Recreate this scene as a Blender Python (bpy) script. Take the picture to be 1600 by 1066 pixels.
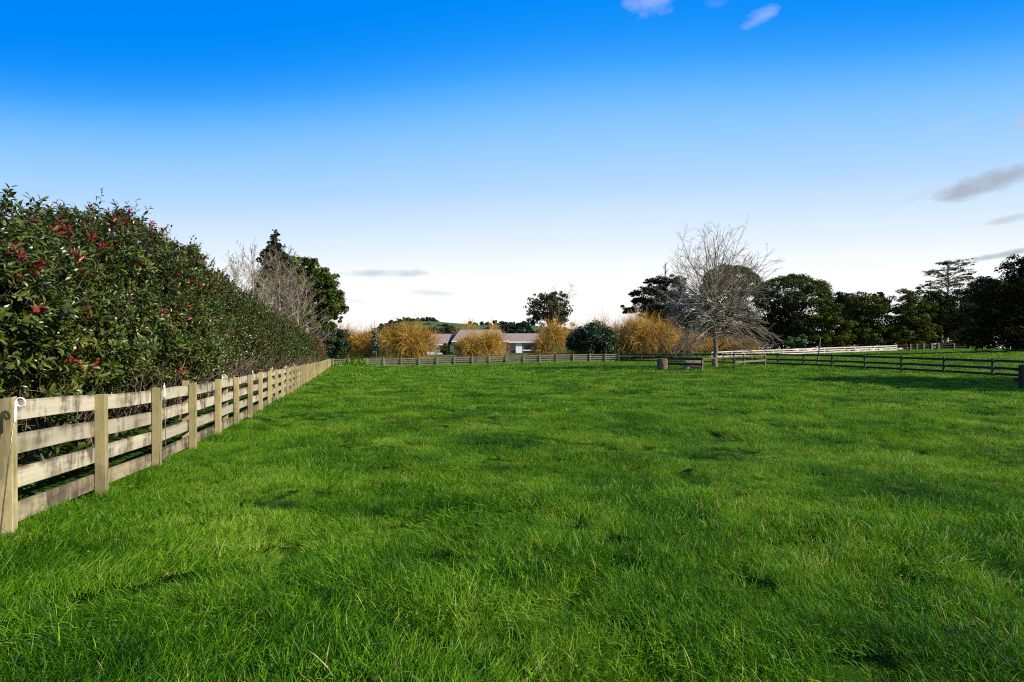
import bpy, math, random
import numpy as np
from mathutils import Vector, Matrix

for o in list(bpy.data.objects):
    bpy.data.objects.remove(o)
SC = bpy.context.scene
COL = SC.collection
RNG = np.random.default_rng(11)
random.seed(5)
F = 889.0            # focal length in photo pixels (20 mm on 36 mm, 1600 px wide)
CAMH = 1.40
HOR = 557.0

# ---------------------------------------------------------------- camera
cd = bpy.data.cameras.new('camera')
cam = bpy.data.objects.new('camera', cd)
COL.objects.link(cam)
cd.lens = 20.0
cd.sensor_width = 36.0
cd.shift_y = 24.0 / 1600.0
cd.clip_start = 0.1
cd.clip_end = 9000
cam.location = (0, 0, CAMH)
cam.rotation_euler = (math.radians(90), 0, 0)
SC.camera = cam
SC.cycles.use_denoising = False
SC.cycles.filter_width = 1.1
SC.cycles.max_bounces = 6
SC.cycles.sample_clamp_indirect = 4.0

# ---------------------------------------------------------------- light
SUN_AZ = 110.0       # clockwise from +Y: right and a little behind the camera
SUN_EL = 31.0
vs = SC.view_settings
vs.view_transform = 'Standard'
vs.look = 'None'
vs.gamma = 1.0
vs.exposure = 1.0
vs.use_curve_mapping = False
sd = bpy.data.lights.new('sun', 'SUN')
sd.energy = 4.3
sd.angle = math.radians(0.55)
sd.color = (1.0, 0.93, 0.80)
sun = bpy.data.objects.new('sun', sd)
COL.objects.link(sun)
a, e = math.radians(SUN_AZ), math.radians(SUN_EL)
sdir = Vector((math.sin(a) * math.cos(e), math.cos(a) * math.cos(e), math.sin(e)))
sun.rotation_euler = sdir.to_track_quat('Z', 'Y').to_euler()
sun.location = (60, -20, 60)

world = bpy.data.worlds.new('World')
SC.world = world
world.use_nodes = True
wn, wl = world.node_tree.nodes, world.node_tree.links
bg = wn['Background']


def nd(nodes, typ, **kw):
    n = nodes.new(typ)
    for k, v in kw.items():
        setattr(n, k, v)
    return n


sky = nd(wn, 'ShaderNodeTexSky', sky_type='NISHITA')
sky.sun_disc = False
sky.sun_elevation = e
sky.sun_rotation = a
sky.air_density = 1.0
sky.dust_density = 1.0
# tone curve of the sky colour per channel (deep blue aloft, white at the horizon)
mul = nd(wn, 'ShaderNodeVectorMath', operation='MULTIPLY')
mul.inputs[1].default_value = (1 / 7, 1 / 7, 1 / 7)
crv = nd(wn, 'ShaderNodeRGBCurve')
for ci_, pts_ in enumerate((
        ((0, 0), (.10, .0), (.145, .002), (.161, .03), (.174, .10), (.191, .21), (.214, .325), (.246, .455), (.287, .63), (.351, .82), (.407, .95), (.47, 1), (1, 1)),
        ((0, .1), (.161, .20), (.226, .255), (.246, .30), (.273, .425), (.30, .54), (.333, .62), (.377, .695), (.433, .80), (.511, .91), (.569, .98), (.63, 1), (1, 1)),
        ((0, .5), (.284, .84), (.379, .93), (.421, .97), (.514, .985), (.617, .99), (.70, 1), (1, 1)))):
    cv_ = crv.mapping.curves[ci_]
    while len(cv_.points) < len(pts_):
        cv_.points.new(.5, .5)
    for q_, (x_, y_) in zip(cv_.points, pts_):
        q_.location = (x_, y_)
crv.mapping.update()
mn0 = nd(wn, 'ShaderNodeVectorMath', operation='MULTIPLY')
mn0.inputs[1].default_value = (3.5, 3.5, 3.5)
wl.new(mul.outputs[0], crv.inputs['Color'])
wl.new(crv.outputs[0], mn0.inputs[0])
# the compass variation of the sky is gentle
sky_in = nd(wn, 'ShaderNodeTexCoord')
sky_sep = nd(wn, 'ShaderNodeSeparateXYZ')
wl.new(sky_in.outputs['Generated'], sky_sep.inputs[0])
# the same sky with its change round the compass evened out: brighter towards the sun, darker away from it
hor = nd(wn, 'ShaderNodeVectorMath', operation='LENGTH')
sky_flat = nd(wn, 'ShaderNodeCombineXYZ')
wl.new(sky_sep.outputs[0], sky_flat.inputs[0])
wl.new(sky_sep.outputs[1], sky_flat.inputs[1])
wl.new(sky_flat.outputs[0], hor.inputs[0])
sdiv = nd(wn, 'ShaderNodeMath', operation='DIVIDE')
wl.new(sky_sep.outputs[0], sdiv.inputs[0])
wl.new(hor.outputs['Value'], sdiv.inputs[1])
saz = nd(wn, 'ShaderNodeMath', operation='MULTIPLY_ADD')
saz.inputs[1].default_value = math.radians(0)
saz.inputs[2].default_value = math.radians(0)
wl.new(sdiv.outputs[0], saz.inputs[0])
ssin = nd(wn, 'ShaderNodeMath', operation='SINE')
scos = nd(wn, 'ShaderNodeMath', operation='COSINE')
wl.new(saz.outputs[0], ssin.inputs[0])
wl.new(saz.outputs[0], scos.inputs[0])
sx = nd(wn, 'ShaderNodeMath', operation='MULTIPLY')
sy = nd(wn, 'ShaderNodeMath', operation='MULTIPLY')
wl.new(ssin.outputs[0], sx.inputs[0]); wl.new(hor.outputs['Value'], sx.inputs[1])
wl.new(scos.outputs[0], sy.inputs[0]); wl.new(hor.outputs['Value'], sy.inputs[1])
sky_v = nd(wn, 'ShaderNodeCombineXYZ')
wl.new(sx.outputs[0], sky_v.inputs[0]); wl.new(sy.outputs[0], sky_v.inputs[1]); 
# deeper blue away from the sun: factor 1.298 - 0.298 cos(2 az) - 0.169 sin(az)
s2 = nd(wn, 'ShaderNodeMath', operation='MULTIPLY')
wl.new(sdiv.outputs[0], s2.inputs[0]); wl.new(sdiv.outputs[0], s2.inputs[1])
k1 = nd(wn, 'ShaderNodeMath', operation='MULTIPLY_ADD')
wl.new(s2.outputs[0], k1.inputs[0]); k1.inputs[1].default_value = .596; k1.inputs[2].default_value = 1.0
k2 = nd(wn, 'ShaderNodeMath', operation='MULTIPLY_ADD')
wl.new(sdiv.outputs[0], k2.inputs[0]); k2.inputs[1].default_value = -.169
wl.new(k1.outputs[0], k2.inputs[2])
kz = nd(wn, 'ShaderNodeMath', operation='MULTIPLY')
wl.new(sky_sep.outputs[2], kz.inputs[0]); wl.new(k2.outputs[0], kz.inputs[1])
wl.new(kz.outputs[0], sky_v.inputs[2])
wl.new(sky_v.outputs[0], sky.inputs[0])
wl.new(sky.outputs[0], mul.inputs[0])
# clouds: a few small wisps placed by compass direction and elevation
geo = nd(wn, 'ShaderNodeNewGeometry')
sepw = nd(wn, 'ShaderNodeSeparateXYZ')
tcw = nd(wn, 'ShaderNodeTexCoord')
wl.new(tcw.outputs['Generated'], sepw.inputs[0])
az = nd(wn, 'ShaderNodeMath', operation='ARCTAN2')
wl.new(sepw.outputs[0], az.inputs[0])
wl.new(sepw.outputs[1], az.inputs[1])
el = nd(wn, 'ShaderNodeMath', operation='ARCSINE')
wl.new(sepw.outputs[2], el.inputs[0])


def wmath(op, x, y, clamp=False):
    n = nd(wn, 'ShaderNodeMath', operation=op)
    n.use_clamp = clamp
    for i, v in enumerate((x, y)):
        if v is None:
            continue
        if isinstance(v, (int, float)):
            n.inputs[i].default_value = v
        else:
            wl.new(v, n.inputs[i])
    return n.outputs[0]


comb = nd(wn, 'ShaderNodeCombineXYZ')
wl.new(az.outputs[0], comb.inputs[0])
wl.new(wmath('MULTIPLY', el.outputs[0], 2.2), comb.inputs[1])
nz1 = nd(wn, 'ShaderNodeTexNoise')
nz1.inputs['Scale'].default_value = 26
nz1.inputs['Detail'].default_value = 6
nz1.inputs['Roughness'].default_value = 0.6
wl.new(comb.outputs[0], nz1.inputs['Vector'])
nz2 = nd(wn, 'ShaderNodeTexNoise')
nz2.inputs['Scale'].default_value = 9
nz2.inputs['Detail'].default_value = 4
wl.new(comb.outputs[0], nz2.inputs['Vector'])
cloud_sky = mn0.outputs[0]
#        px    py   half-w half-h slope  opacity  colour
CLOUDS = [(1012, 2, 56, 30, 0.05, 0.58, (1.5, 1.85, 3.35)),
          (1186, 26, 42, 17, -0.22, 0.5, (1.55, 2.0, 3.4)),
          (1118, 4, 26, 10, 0.1, 0.12, (1.6, 1.9, 3.4)),
          (1540, 286, 115, 24, -0.18, 0.85, (1.35, 1.5, 1.75)),
          (1590, 340, 85, 10, -0.06, 0.7, (1.7, 1.85, 2.05)),
          (1565, 398, 70, 7, -0.13, 0.85, (1.25, 1.4, 1.6)),
          (600, 427, 85, 8, -0.03, 0.75, (1.8, 2.0, 2.2)),
          (672, 458, 50, 6, 0.03, 0.5, (2.2, 2.4, 2.6)),
          (556, 470, 26, 6, 0.0, 0.3, (2.4, 2.6, 2.8)),
          (1606, 190, 34, 22, -0.2, 0.6, (1.8, 1.9, 2.6)),
          (1480, 200, 60, 14, -0.2, 0.25, (1.8, 2.2, 2.9)),
          (1440, 305, 60, 10, -0.3, 0.3, (2.0, 2.2, 2.6))]
for px, py, hw, hh, sl, op, colr in CLOUDS:
    x, z = (px - 800) / F, (HOR - py) / F
    ca = math.atan2(x, 1)
    ce = math.atan2(z, math.hypot(x, 1))
    ra = hw / F * math.cos(ca) ** 2
    re = hh / F * math.cos(ce) * math.cos(ca)
    da = wmath('SUBTRACT', az.outputs[0], ca)
    de = wmath('ADD', wmath('SUBTRACT', el.outputs[0], ce), wmath('MULTIPLY', da, sl))
    u = wmath('DIVIDE', da, ra)
    v = wmath('DIVIDE', de, re)
    rr = wmath('ADD', wmath('MULTIPLY', u, u), wmath('MULTIPLY', v, v))
    nn = wmath('ADD', wmath('MULTIPLY', nz1.outputs[0], 1.7), wmath('MULTIPLY', nz2.outputs[0], 1.0))
    m = wmath('SUBTRACT', wmath('ADD', nn, -0.62), rr)
    m = wmath('MULTIPLY', wmath('MULTIPLY', m, 1.25, True), op)
    mixn = nd(wn, 'ShaderNodeMix', data_type='RGBA')
    wl.new(m, mixn.inputs[0])
    wl.new(cloud_sky, mixn.inputs[6])
    mixn.inputs[7].default_value = (*[c * 1.0 for c in colr], 1)
    cloud_sky = mixn.outputs[2]
wl.new(cloud_sky, bg.inputs[0])
bg.inputs[1].default_value = 0.145

# ---------------------------------------------------------------- helpers


def tag(o, label=None, cat=None, group=None, kind=None):
    if label:
        o['label'] = label
    if cat:
        o['category'] = cat
    if group:
        o['group'] = group
    if kind:
        o['kind'] = kind
    return o


def empty(name, loc, label=None, cat=None, group=None):
    o = bpy.data.objects.new(name, None)
    o.empty_display_size = 0.3
    COL.objects.link(o)
    o.location = loc
    return tag(o, label, cat, group)


def link(name, me, parent=None, loc=None):
    o = bpy.data.objects.new(name, me)
    COL.objects.link(o)
    if parent is not None:
        o.parent = parent
    if loc is not None:
        o.location = loc
    return o


def nrm(v):
    return v / np.maximum(np.linalg.norm(v, axis=-1, keepdims=True), 1e-9)


class MB:
    """Collects quads and triangles with a per-vertex tint, builds one mesh."""

    def __init__(self):
        self.v, self.t, self.q3, self.q4, self.n = [], [], [], [], 0

    def add(self, v, quads=None, tris=None, tint=0.5):
        v = np.asarray(v, float).reshape(-1, 3)
        self.v.append(v)
        tt = np.asarray(tint, float)
        self.t.append(np.broadcast_to(tt, (len(v),)).copy() if tt.ndim == 0 else tt.reshape(-1))
        if quads is not None and len(quads):
            self.q4.append(np.asarray(quads, np.int64).reshape(-1, 4) + self.n)
        if tris is not None and len(tris):
            self.q3.append(np.asarray(tris, np.int64).reshape(-1, 3) + self.n)
        self.n += len(v)

    def tubes(self, P, R, S=3, tint=0.5, cap=False):
        N, K, _ = P.shape
        T = np.gradient(P, axis=1)
        T = nrm(T)
        mean = nrm(P[:, -1] - P[:, 0])
        ref = np.where(np.abs(mean[:, 2:3]) > 0.8, np.array([[1., 0.1, 0]]), np.array([[0, 0.1, 1.]]))
        U = nrm(np.cross(T, ref[:, None, :]))
        V = np.cross(T, U)
        ang = np.arange(S) * 2 * np.pi / S
        ring = (np.cos(ang)[None, None, :, None] * U[:, :, None, :] + np.sin(ang)[None, None, :, None] * V[:, :, None, :])
        verts = P[:, :, None, :] + ring * R[:, :, None, None]
        base = (np.arange(N) * K * S)[:, None, None]
        k = (np.arange(K - 1) * S)[None, :, None]
        s = np.arange(S)[None, None, :]
        s2 = (s + 1) % S
        q = np.stack([base + k + s, base + k + s2, base + k + S + s2, base + k + S + s], -1)
        tint = np.broadcast_to(np.asarray(tint, float), (N,))
        self.add(verts, quads=q.reshape(-1, 4), tint=np.repeat(tint, K * S))
        if cap:
            cb = np.arange(N) * K * S + (K - 1) * S
            fan = np.stack([np.stack([cb, cb + i, cb + i + 1], -1) for i in range(1, S - 1)], 1).reshape(-1, 3)
            self.q3.append(fan + self.n - N * K * S)

    def cards(self, C, D, Nn, L, W, tint=0.5, bend=0.12):
        """rhombic folded leaves: base, left, tip, right"""
        D = nrm(D)
        B = nrm(np.cross(D, Nn))
        Nn = np.cross(B, D)
        n = len(C)
        L = np.broadcast_to(np.asarray(L, float), (n,))[:, None]
        W = np.broadcast_to(np.asarray(W, float), (n,))[:, None]
        a_ = C - D * L * .5
        b_ = C + B * W * .5 + Nn * L * bend
        c_ = C + D * L * .5
        d_ = C - B * W * .5 + Nn * L * bend
        v = np.stack([a_, b_, c_, d_], 1)
        i = (np.arange(n) * 4)[:, None]
        t = np.concatenate([i + [0, 1, 2], i + [0, 2, 3]], 0)
        tint = np.broadcast_to(np.asarray(tint, float), (n,))
        self.add(v, tris=t, tint=np.repeat(tint, 4))

    LEAF = np.array([(0, 0, 0), (-.2, .34, .07), (0, .36, 0), (.2, .34, .07), (-.17, .7, .04), (0, .74, -.04), (.17, .7, .04), (0, 1, -.14)])
    LQ = np.array([(1, 2, 5, 4), (2, 3, 6, 5)])
    LT = np.array([(0, 2, 1), (0, 3, 2), (4, 5, 7), (5, 6, 7)])

    def leaves(self, C, D, Nn, L, tint=0.5, wid=1.0):
        D = nrm(D)
        B = nrm(np.cross(D, Nn))
        Nn = np.cross(B, D)
        n = len(C)
        L = np.broadcast_to(np.asarray(L, float), (n,))
        t = self.LEAF
        v = C[:, None, :] + L[:, None, None] * (t[None, :, 0:1] * B[:, None, :] * wid + t[None, :, 1:2] * D[:, None, :] + t[None, :, 2:3] * Nn[:, None, :])
        i = (np.arange(n) * 8)[:, None, None]
        tint = np.broadcast_to(np.asarray(tint, float), (n,))
        self.add(v, quads=(i + self.LQ[None]).reshape(-1, 4), tris=(i + self.LT[None]).reshape(-1, 3), tint=np.repeat(tint, 8))

    def box(self, c, h, rot=0.0, tint=.5, taper=1.0):
        x, y, z = h
        v = np.array([(-x, -y, -z), (x, -y, -z), (x, y, -z), (-x, y, -z), (-x * taper, -y * taper, z), (x * taper, -y * taper, z), (x * taper, y * taper, z), (-x * taper, y * taper, z)], float)
        cs, sn = math.cos(rot), math.sin(rot)
        v = np.stack([v[:, 0] * cs - v[:, 1] * sn, v[:, 0] * sn + v[:, 1] * cs, v[:, 2]], -1) + np.asarray(c, float)
        self.add(v, quads=[(3, 2, 1, 0), (4, 5, 6, 7), (0, 1, 5, 4), (1, 2, 6, 5), (2, 3, 7, 6), (3, 0, 4, 7)], tint=tint)

    def mesh(self, name, mat, smooth=False):
        me = bpy.data.meshes.new(name)
        v = np.concatenate(self.v) if self.v else np.zeros((0, 3))
        t = np.concatenate(self.t) if self.t else np.zeros(0)
        q4 = np.concatenate(self.q4) if self.q4 else np.zeros((0, 4), np.int64)
        q3 = np.concatenate(self.q3) if self.q3 else np.zeros((0, 3), np.int64)
        me.vertices.add(len(v))
        me.vertices.foreach_set('co', v.astype(np.float32).ravel())
        loops = np.concatenate([q4.ravel(), q3.ravel()]).astype(np.int32)
        me.loops.add(len(loops))
        me.loops.foreach_set('vertex_index', loops)
        starts = np.concatenate([np.arange(len(q4)) * 4, len(q4) * 4 + np.arange(len(q3)) * 3]).astype(np.int32)
        me.polygons.add(len(starts))
        me.polygons.foreach_set('loop_start', starts)
        at = me.attributes.new('tint', 'FLOAT', 'POINT')
        at.data.foreach_set('value', t.astype(np.float32))
        me.polygons.foreach_set('use_smooth', np.full(len(starts), bool(smooth)))
        me.update(calc_edges=True)
        if mat:
            me.materials.append(mat)
        return me


# value noise for layout
_perm = np.random.default_rng(3).random((256, 256))


def vnoise(x, y, s=1.0, off=0):
    x = np.asarray(x, float) * s + off * 17.3 + 500.2
    y = np.asarray(y, float) * s + off * 9.1 + 500.7
    xi, yi = np.floor(x).astype(int), np.floor(y).astype(int)
    fx, fy = x - xi, y - yi
    fx, fy = fx * fx * (3 - 2 * fx), fy * fy * (3 - 2 * fy)
    p = lambda i, j: _perm[i % 256, j % 256]
    return (p(xi, yi) * (1 - fx) + p(xi + 1, yi) * fx) * (1 - fy) + (p(xi, yi + 1) * (1 - fx) + p(xi + 1, yi + 1) * fx) * fy


def sm(t):
    t = np.clip(t, 0, 1)
    return t * t * (3 - 2 * t)


_FY = np.array([-200., 0, 4.53, 6.15, 9.39, 12.6, 22.3, 80, 4000])
_FX = np.array([47., -2.92, -4.01, -4.43, -5.25, -6.09, -8.77, -25.45, -1163])


def XF(y):
    """x of the left fence line at depth y (it bends very slightly)"""
    y = np.asarray(y, float)
    return (np.interp(y - 1.2, _FY, _FX) + np.interp(y, _FY, _FX) * 2 + np.interp(y + 1.2, _FY, _FX)) / 4


def G(x, y):
    """height of the land"""
    x, y = np.asarray(x, float), np.asarray(y, float)
    d = x - XF(y)
    g = .7 * sm(d / 42) * sm((y - 22) / 32)
    up = np.clip(d - 45, 0, 62)
    g = g + .031 * up * sm((y - 14) / 26) * sm(up / 14 + .25)
    g = g + .042 * np.clip(y - 92, 0, 45) * sm((60 - x) / 30)
    g = g - .12 * sm((y - 4) / 4) * (1 - sm((y - 45) / 30))
    far = sm((y - 150) / 300)
    g = g * (1 - far) + far * 1.0
    near = 1 - sm((np.hypot(x, y) - 22) / 26)
    b = (vnoise(x, y, .9) - .5) * .10 + (vnoise(x, y, 1.9, 2) - .5) * .06 + (vnoise(x, y, .22, 5) - .5) * .14
    flat = sm((d - .3) / 1.2)
    return g + b * near * (0.25 + .75 * flat)


def gz(x, y):
    return float(G(x, y))


def at(px, Z):
    return (px - 800) / F * Z


def hz(py, Z):
    return CAMH + (HOR - py) / F * Z


# ---------------------------------------------------------------- materials
def newmat(name):
    m = bpy.data.materials.new(name)
    m.use_nodes = True
    n, l = m.node_tree.nodes, m.node_tree.links
    n.clear()
    out = n.new('ShaderNodeOutputMaterial')
    return m, n, l, out


def ramp(n, stops):
    r = n.new('ShaderNodeValToRGB')
    el_ = r.color_ramp.elements
    while len(el_) < len(stops):
        el_.new(0.5)
    for k, (p, c) in enumerate(stops):
        el_[k].position = p
        el_[k].color = (*c, 1)
    return r


def foliage(name, stops, rough=.5, spec=.3, trans=.25, tcol=None, noise=0.0, nscale=.6):
    m, n, l, out = newmat(name)
    a_ = n.new('ShaderNodeAttribute')
    a_.attribute_name = 'tint'
    r = ramp(n, stops)
    fac = a_.outputs['Fac']
    if noise:
        g_ = n.new('ShaderNodeNewGeometry')
        z = n.new('ShaderNodeTexNoise')
        z.inputs['Scale'].default_value = nscale
        z.inputs['Detail'].default_value = 2
        l.new(g_.outputs['Position'], z.inputs['Vector'])
        ma = n.new('ShaderNodeMath')
        ma.operation = 'MULTIPLY_ADD'
        l.new(z.outputs[0], ma.inputs[0])
        ma.inputs[1].default_value = noise
        ma.inputs[2].default_value = -noise * .5
        ad = n.new('ShaderNodeMath')
        ad.operation = 'ADD'
        l.new(ma.outputs[0], ad.inputs[0])
        l.new(fac, ad.inputs[1])
        fac = ad.outputs[0]
    l.new(fac, r.inputs[0])
    p = n.new('ShaderNodeBsdfPrincipled')
    p.inputs['Roughness'].default_value = rough
    p.inputs['Specular IOR Level'].default_value = spec
    l.new(r.outputs[0], p.inputs['Base Color'])
    if trans:
        t = n.new('ShaderNodeBsdfTranslucent')
        mm = n.new('ShaderNodeVectorMath')
        mm.operation = 'MULTIPLY'
        mm.inputs[1].default_value = tcol or (1.3, 1.25, .6)
        l.new(r.outputs[0], mm.inputs[0])
        l.new(mm.outputs[0], t.inputs[0])
        mx = n.new('ShaderNodeMixShader')
        mx.inputs[0].default_value = trans
        l.new(p.outputs[0], mx.inputs[1])
        l.new(t.outputs[0], mx.inputs[2])
        l.new(mx.outputs[0], out.inputs[0])
    else:
        l.new(p.outputs[0], out.inputs[0])
    return m


def wood(name, base, dark, moss, stain=.55, lenx=1.0, zs=1.0, bump=.25, amount=0.0, edge=0.0):
    """weathered timber: grain along local x, mould streaks running down, per piece tone"""
    m, n, l, out = newmat(name)
    tc = n.new('ShaderNodeTexCoord')
    oi = n.new('ShaderNodeObjectInfo')
    mp = n.new('ShaderNodeMapping')
    l.new(tc.outputs['Object'], mp.inputs[0])
    off = n.new('ShaderNodeVectorMath')
    off.operation = 'SCALE'
    off.inputs[0].default_value = (31.0, 17.0, 23.0)
    l.new(oi.outputs['Random'], off.inputs['Scale'])
    l.new(off.outputs[0], mp.inputs['Location'])

    def noise(scale, vec, det=4, rgh=.6):
        mq = n.new('ShaderNodeMapping')
        mq.inputs['Scale'].default_value = vec
        l.new(mp.outputs[0], mq.inputs[0])
        z = n.new('ShaderNodeTexNoise')
        z.inputs['Scale'].default_value = scale
        z.inputs['Detail'].default_value = det
        z.inputs['Roughness'].default_value = rgh
        l.new(mq.outputs[0], z.inputs['Vector'])
        return z.outputs[0]
    grain = noise(1, (1.5 * lenx, 60, 55 * zs), 5)
    streak = noise(1, (11 * lenx, 3, 1.6 * zs), 5, .7)
    blot = noise(1, (2.6 * lenx, 2, 4 * zs), 4)
    r1 = ramp(n, [(.3, tuple(c * .84 for c in base)), (.7, tuple(min(1, c * 1.07) for c in base))])
    l.new(grain, r1.inputs[0])
    prod = n.new('ShaderNodeMath')
    prod.operation = 'MULTIPLY'
    l.new(streak, prod.inputs[0])
    l.new(blot, prod.inputs[1])
    if edge:
        sp_ = n.new('ShaderNodeSeparateXYZ')
        l.new(tc.outputs['Object'], sp_.inputs[0])
        mre = n.new('ShaderNodeMapRange')
        mre.inputs[1].default_value = .045
        mre.inputs[2].default_value = .085
        mre.inputs[4].default_value = edge
        l.new(sp_.outputs[2], mre.inputs[0])
        ade = n.new('ShaderNodeMath')
        ade.operation = 'ADD'
        l.new(prod.outputs[0], ade.inputs[0])
        l.new(mre.outputs[0], ade.inputs[1])
        prod = ade
    r2 = ramp(n, [(.25 - amount, (0, 0, 0)), (.25 - amount + .13, (stain,) * 3)])
    l.new(prod.outputs[0], r2.inputs[0])
    mix1 = n.new('ShaderNodeMix')
    mix1.data_type = 'RGBA'
    l.new(r2.outputs[0], mix1.inputs[0])
    l.new(r1.outputs[0], mix1.inputs[6])
    mix1.inputs[7].default_value = (*dark, 1)
    bl2 = noise(1, (1.2 * lenx, 4, 2.5 * zs), 3)
    r3 = ramp(n, [(.5, (0, 0, 0)), (.72, (.75,) * 3)])
    l.new(bl2, r3.inputs[0])
    mix2 = n.new('ShaderNodeMix')
    mix2.data_type = 'RGBA'
    l.new(r3.outputs[0], mix2.inputs[0])
    l.new(mix1.outputs[2], mix2.inputs[6])
    mix2.inputs[7].default_value = (*moss, 1)
    hsv = n.new('ShaderNodeHueSaturation')
    mr = n.new('ShaderNodeMapRange')
    mr.inputs[3].default_value = .8
    mr.inputs[4].default_value = 1.15
    l.new(oi.outputs['Random'], mr.inputs[0])
    l.new(mr.outputs[0], hsv.inputs['Value'])
    l.new(mix2.outputs[2], hsv.inputs['Color'])
    p = n.new('ShaderNodeBsdfPrincipled')
    p.inputs['Roughness'].default_value = .85
    p.inputs['Specular IOR Level'].default_value = .2
    l.new(hsv.outputs[0], p.inputs['Base Color'])
    bp = n.new('ShaderNodeBump')
    bp.inputs['Strength'].default_value = bump
    bp.inputs['Distance'].default_value = .01
    l.new(grain, bp.inputs['Height'])
    l.new(bp.outputs[0], p.inputs['Normal'])
    l.new(p.outputs[0], out.inputs[0])
    return m


def plain(name, colr, rough=.7, spec=.3, metal=0.0, nscale=8.0, var=.25, bump=0.0):
    m, n, l, out = newmat(name)
    tc = n.new('ShaderNodeTexCoord')
    z = n.new('ShaderNodeTexNoise')
    z.inputs['Scale'].default_value = nscale
    z.inputs['Detail'].default_value = 5
    l.new(tc.outputs['Object'], z.inputs['Vector'])
    r = ramp(n, [(.3, tuple(c * (1 - var) for c in colr)), (.7, tuple(min(1, c * (1 + var)) for c in colr))])
    l.new(z.outputs[0], r.inputs[0])
    p = n.new('ShaderNodeBsdfPrincipled')
    p.inputs['Roughness'].default_value = rough
    p.inputs['Specular IOR Level'].default_value = spec
    p.inputs['Metallic'].default_value = metal
    l.new(r.outputs[0], p.inputs['Base Color'])
    if bump:
        bp = n.new('ShaderNodeBump')
        bp.inputs['Strength'].default_value = bump
        bp.inputs['Distance'].default_value = .03
        l.new(z.outputs[0], bp.inputs['Height'])
        l.new(bp.outputs[0], p.inputs['Normal'])
    l.new(p.outputs[0], out.inputs[0])
    return m


def ground_mat():
    m, n, l, out = newmat('pasture')
    g_ = n.new('ShaderNodeNewGeometry')

    def nz(s, d=4):
        z = n.new('ShaderNodeTexNoise')
        z.inputs['Scale'].default_value = s
        z.inputs['Detail'].default_value = d
        l.new(g_.outputs['Position'], z.inputs['Vector'])
        return z.outputs[0]
    r = ramp(n, [(.3, (.010, .030, .002)), (.55, (.028, .066, .004)), (.75, (.06, .10, .010))])
    l.new(nz(2.2, 6), r.inputs[0])
    big = ramp(n, [(.35, (.75, .85, .7)), (.7, (1.2, 1.1, 1.0))])
    l.new(nz(.06, 3), big.inputs[0])
    mm = n.new('ShaderNodeVectorMath')
    mm.operation = 'MULTIPLY'
    l.new(r.outputs[0], mm.inputs[0])
    l.new(big.outputs[0], mm.inputs[1])
    p = n.new('ShaderNodeBsdfPrincipled')
    p.inputs['Roughness'].default_value = .95
    p.inputs['Specular IOR Level'].default_value = .05
    l.new(mm.outputs[0], p.inputs['Base Color'])
    l.new(p.outputs[0], out.inputs[0])
    return m


def grass_mat(name='grass_blade', far=False):
    m, n, l, out = newmat(name)
    a_ = n.new('ShaderNodeAttribute')
    a_.attribute_name = 'tint'
    oi = n.new('ShaderNodeObjectInfo')
    g_ = n.new('ShaderNodeNewGeometry')

    def nz(s, d=3):
        z = n.new('ShaderNodeTexNoise')
        z.inputs['Scale'].default_value = s
        z.inputs['Detail'].default_value = d
        l.new(g_.outputs['Position'], z.inputs['Vector'])
        return z.outputs[0]

    def ma(op, x, y):
        q = n.new('ShaderNodeMath')
        q.operation = op
        for i, v in enumerate((x, y)):
            if isinstance(v, (int, float)):
                q.inputs[i].default_value = v
            else:
                l.new(v, q.inputs[i])
        return q.outputs[0]
    # tone of the blade: own value + patch + tuft
    patch = ma('MULTIPLY', ma('SUBTRACT', nz(.55, 5), .5), 1.55)
    fine = ma('MULTIPLY', ma('SUBTRACT', nz(3.0, 2), .5), .45)
    tuft = ma('MULTIPLY', ma('SUBTRACT', oi.outputs['Random'], .5), .22)
    t = ma('ADD', ma('ADD', a_.outputs['Fac'], patch), ma('ADD', fine, tuft))
    r = ramp(n, [(.0, (.011, .052, .001)), (.22, (.040, .138, .001)), (.46, (.108, .250, .003)), (.70, (.205, .325, .016)), (.93, (.26, .30, .05)), (1.0, (.42, .37, .14))])
    l.new(t, r.inputs[0])
    d = n.new('ShaderNodeBsdfPrincipled')
    d.inputs['Roughness'].default_value = .5
    d.inputs['Specular IOR Level'].default_value = .16
    l.new(r.outputs[0], d.inputs['Base Color'])
    tr = n.new('ShaderNodeBsdfTranslucent')
    mm = n.new('ShaderNodeVectorMath')
    mm.operation = 'MULTIPLY'
    mm.inputs[1].default_value = (1.35, 1.3, .5)
    l.new(r.outputs[0], mm.inputs[0])
    l.new(mm.outputs[0], tr.inputs[0])
    mx = n.new('ShaderNodeMixShader')
    mx.inputs[0].default_value = .35
    l.new(d.outputs[0], mx.inputs[1])
    l.new(tr.outputs[0], mx.inputs[2])
    l.new(mx.outputs[0], out.inputs[0])
    return m


M = {}
M['ground'] = ground_mat()
M['grass'] = grass_mat()
M['rail'] = wood('weathered_rail', (.385, .338, .235), (.05, .036, .022), (.28, .245, .14), .9, lenx=1.7, amount=.018, edge=.08)
M['raillow'] = wood('stained_low_rail', (.31, .26, .165), (.055, .038, .024), (.20, .165, .09), .95, lenx=1.7, amount=.06, edge=.05)
M['post'] = wood('weathered_post', (.33, .275, .135), (.07, .055, .028), (.23, .205, .065), .7, lenx=1.2, zs=.35, amount=.02)
M['railfar'] = wood('grey_rail', (.27, .225, .14), (.07, .05, .03), (.19, .16, .08), .6, lenx=2.5)
M['postfar'] = wood('grey_post', (.25, .21, .13), (.06, .05, .03), (.17, .15, .08), .5)
M['raildark'] = wood('shaded_rail', (.035, .027, .02), (.015, .012, .01), (.045, .037, .024), .6, lenx=2.9)  # shade of the unlit timber faces put into a near-black base colour
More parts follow.
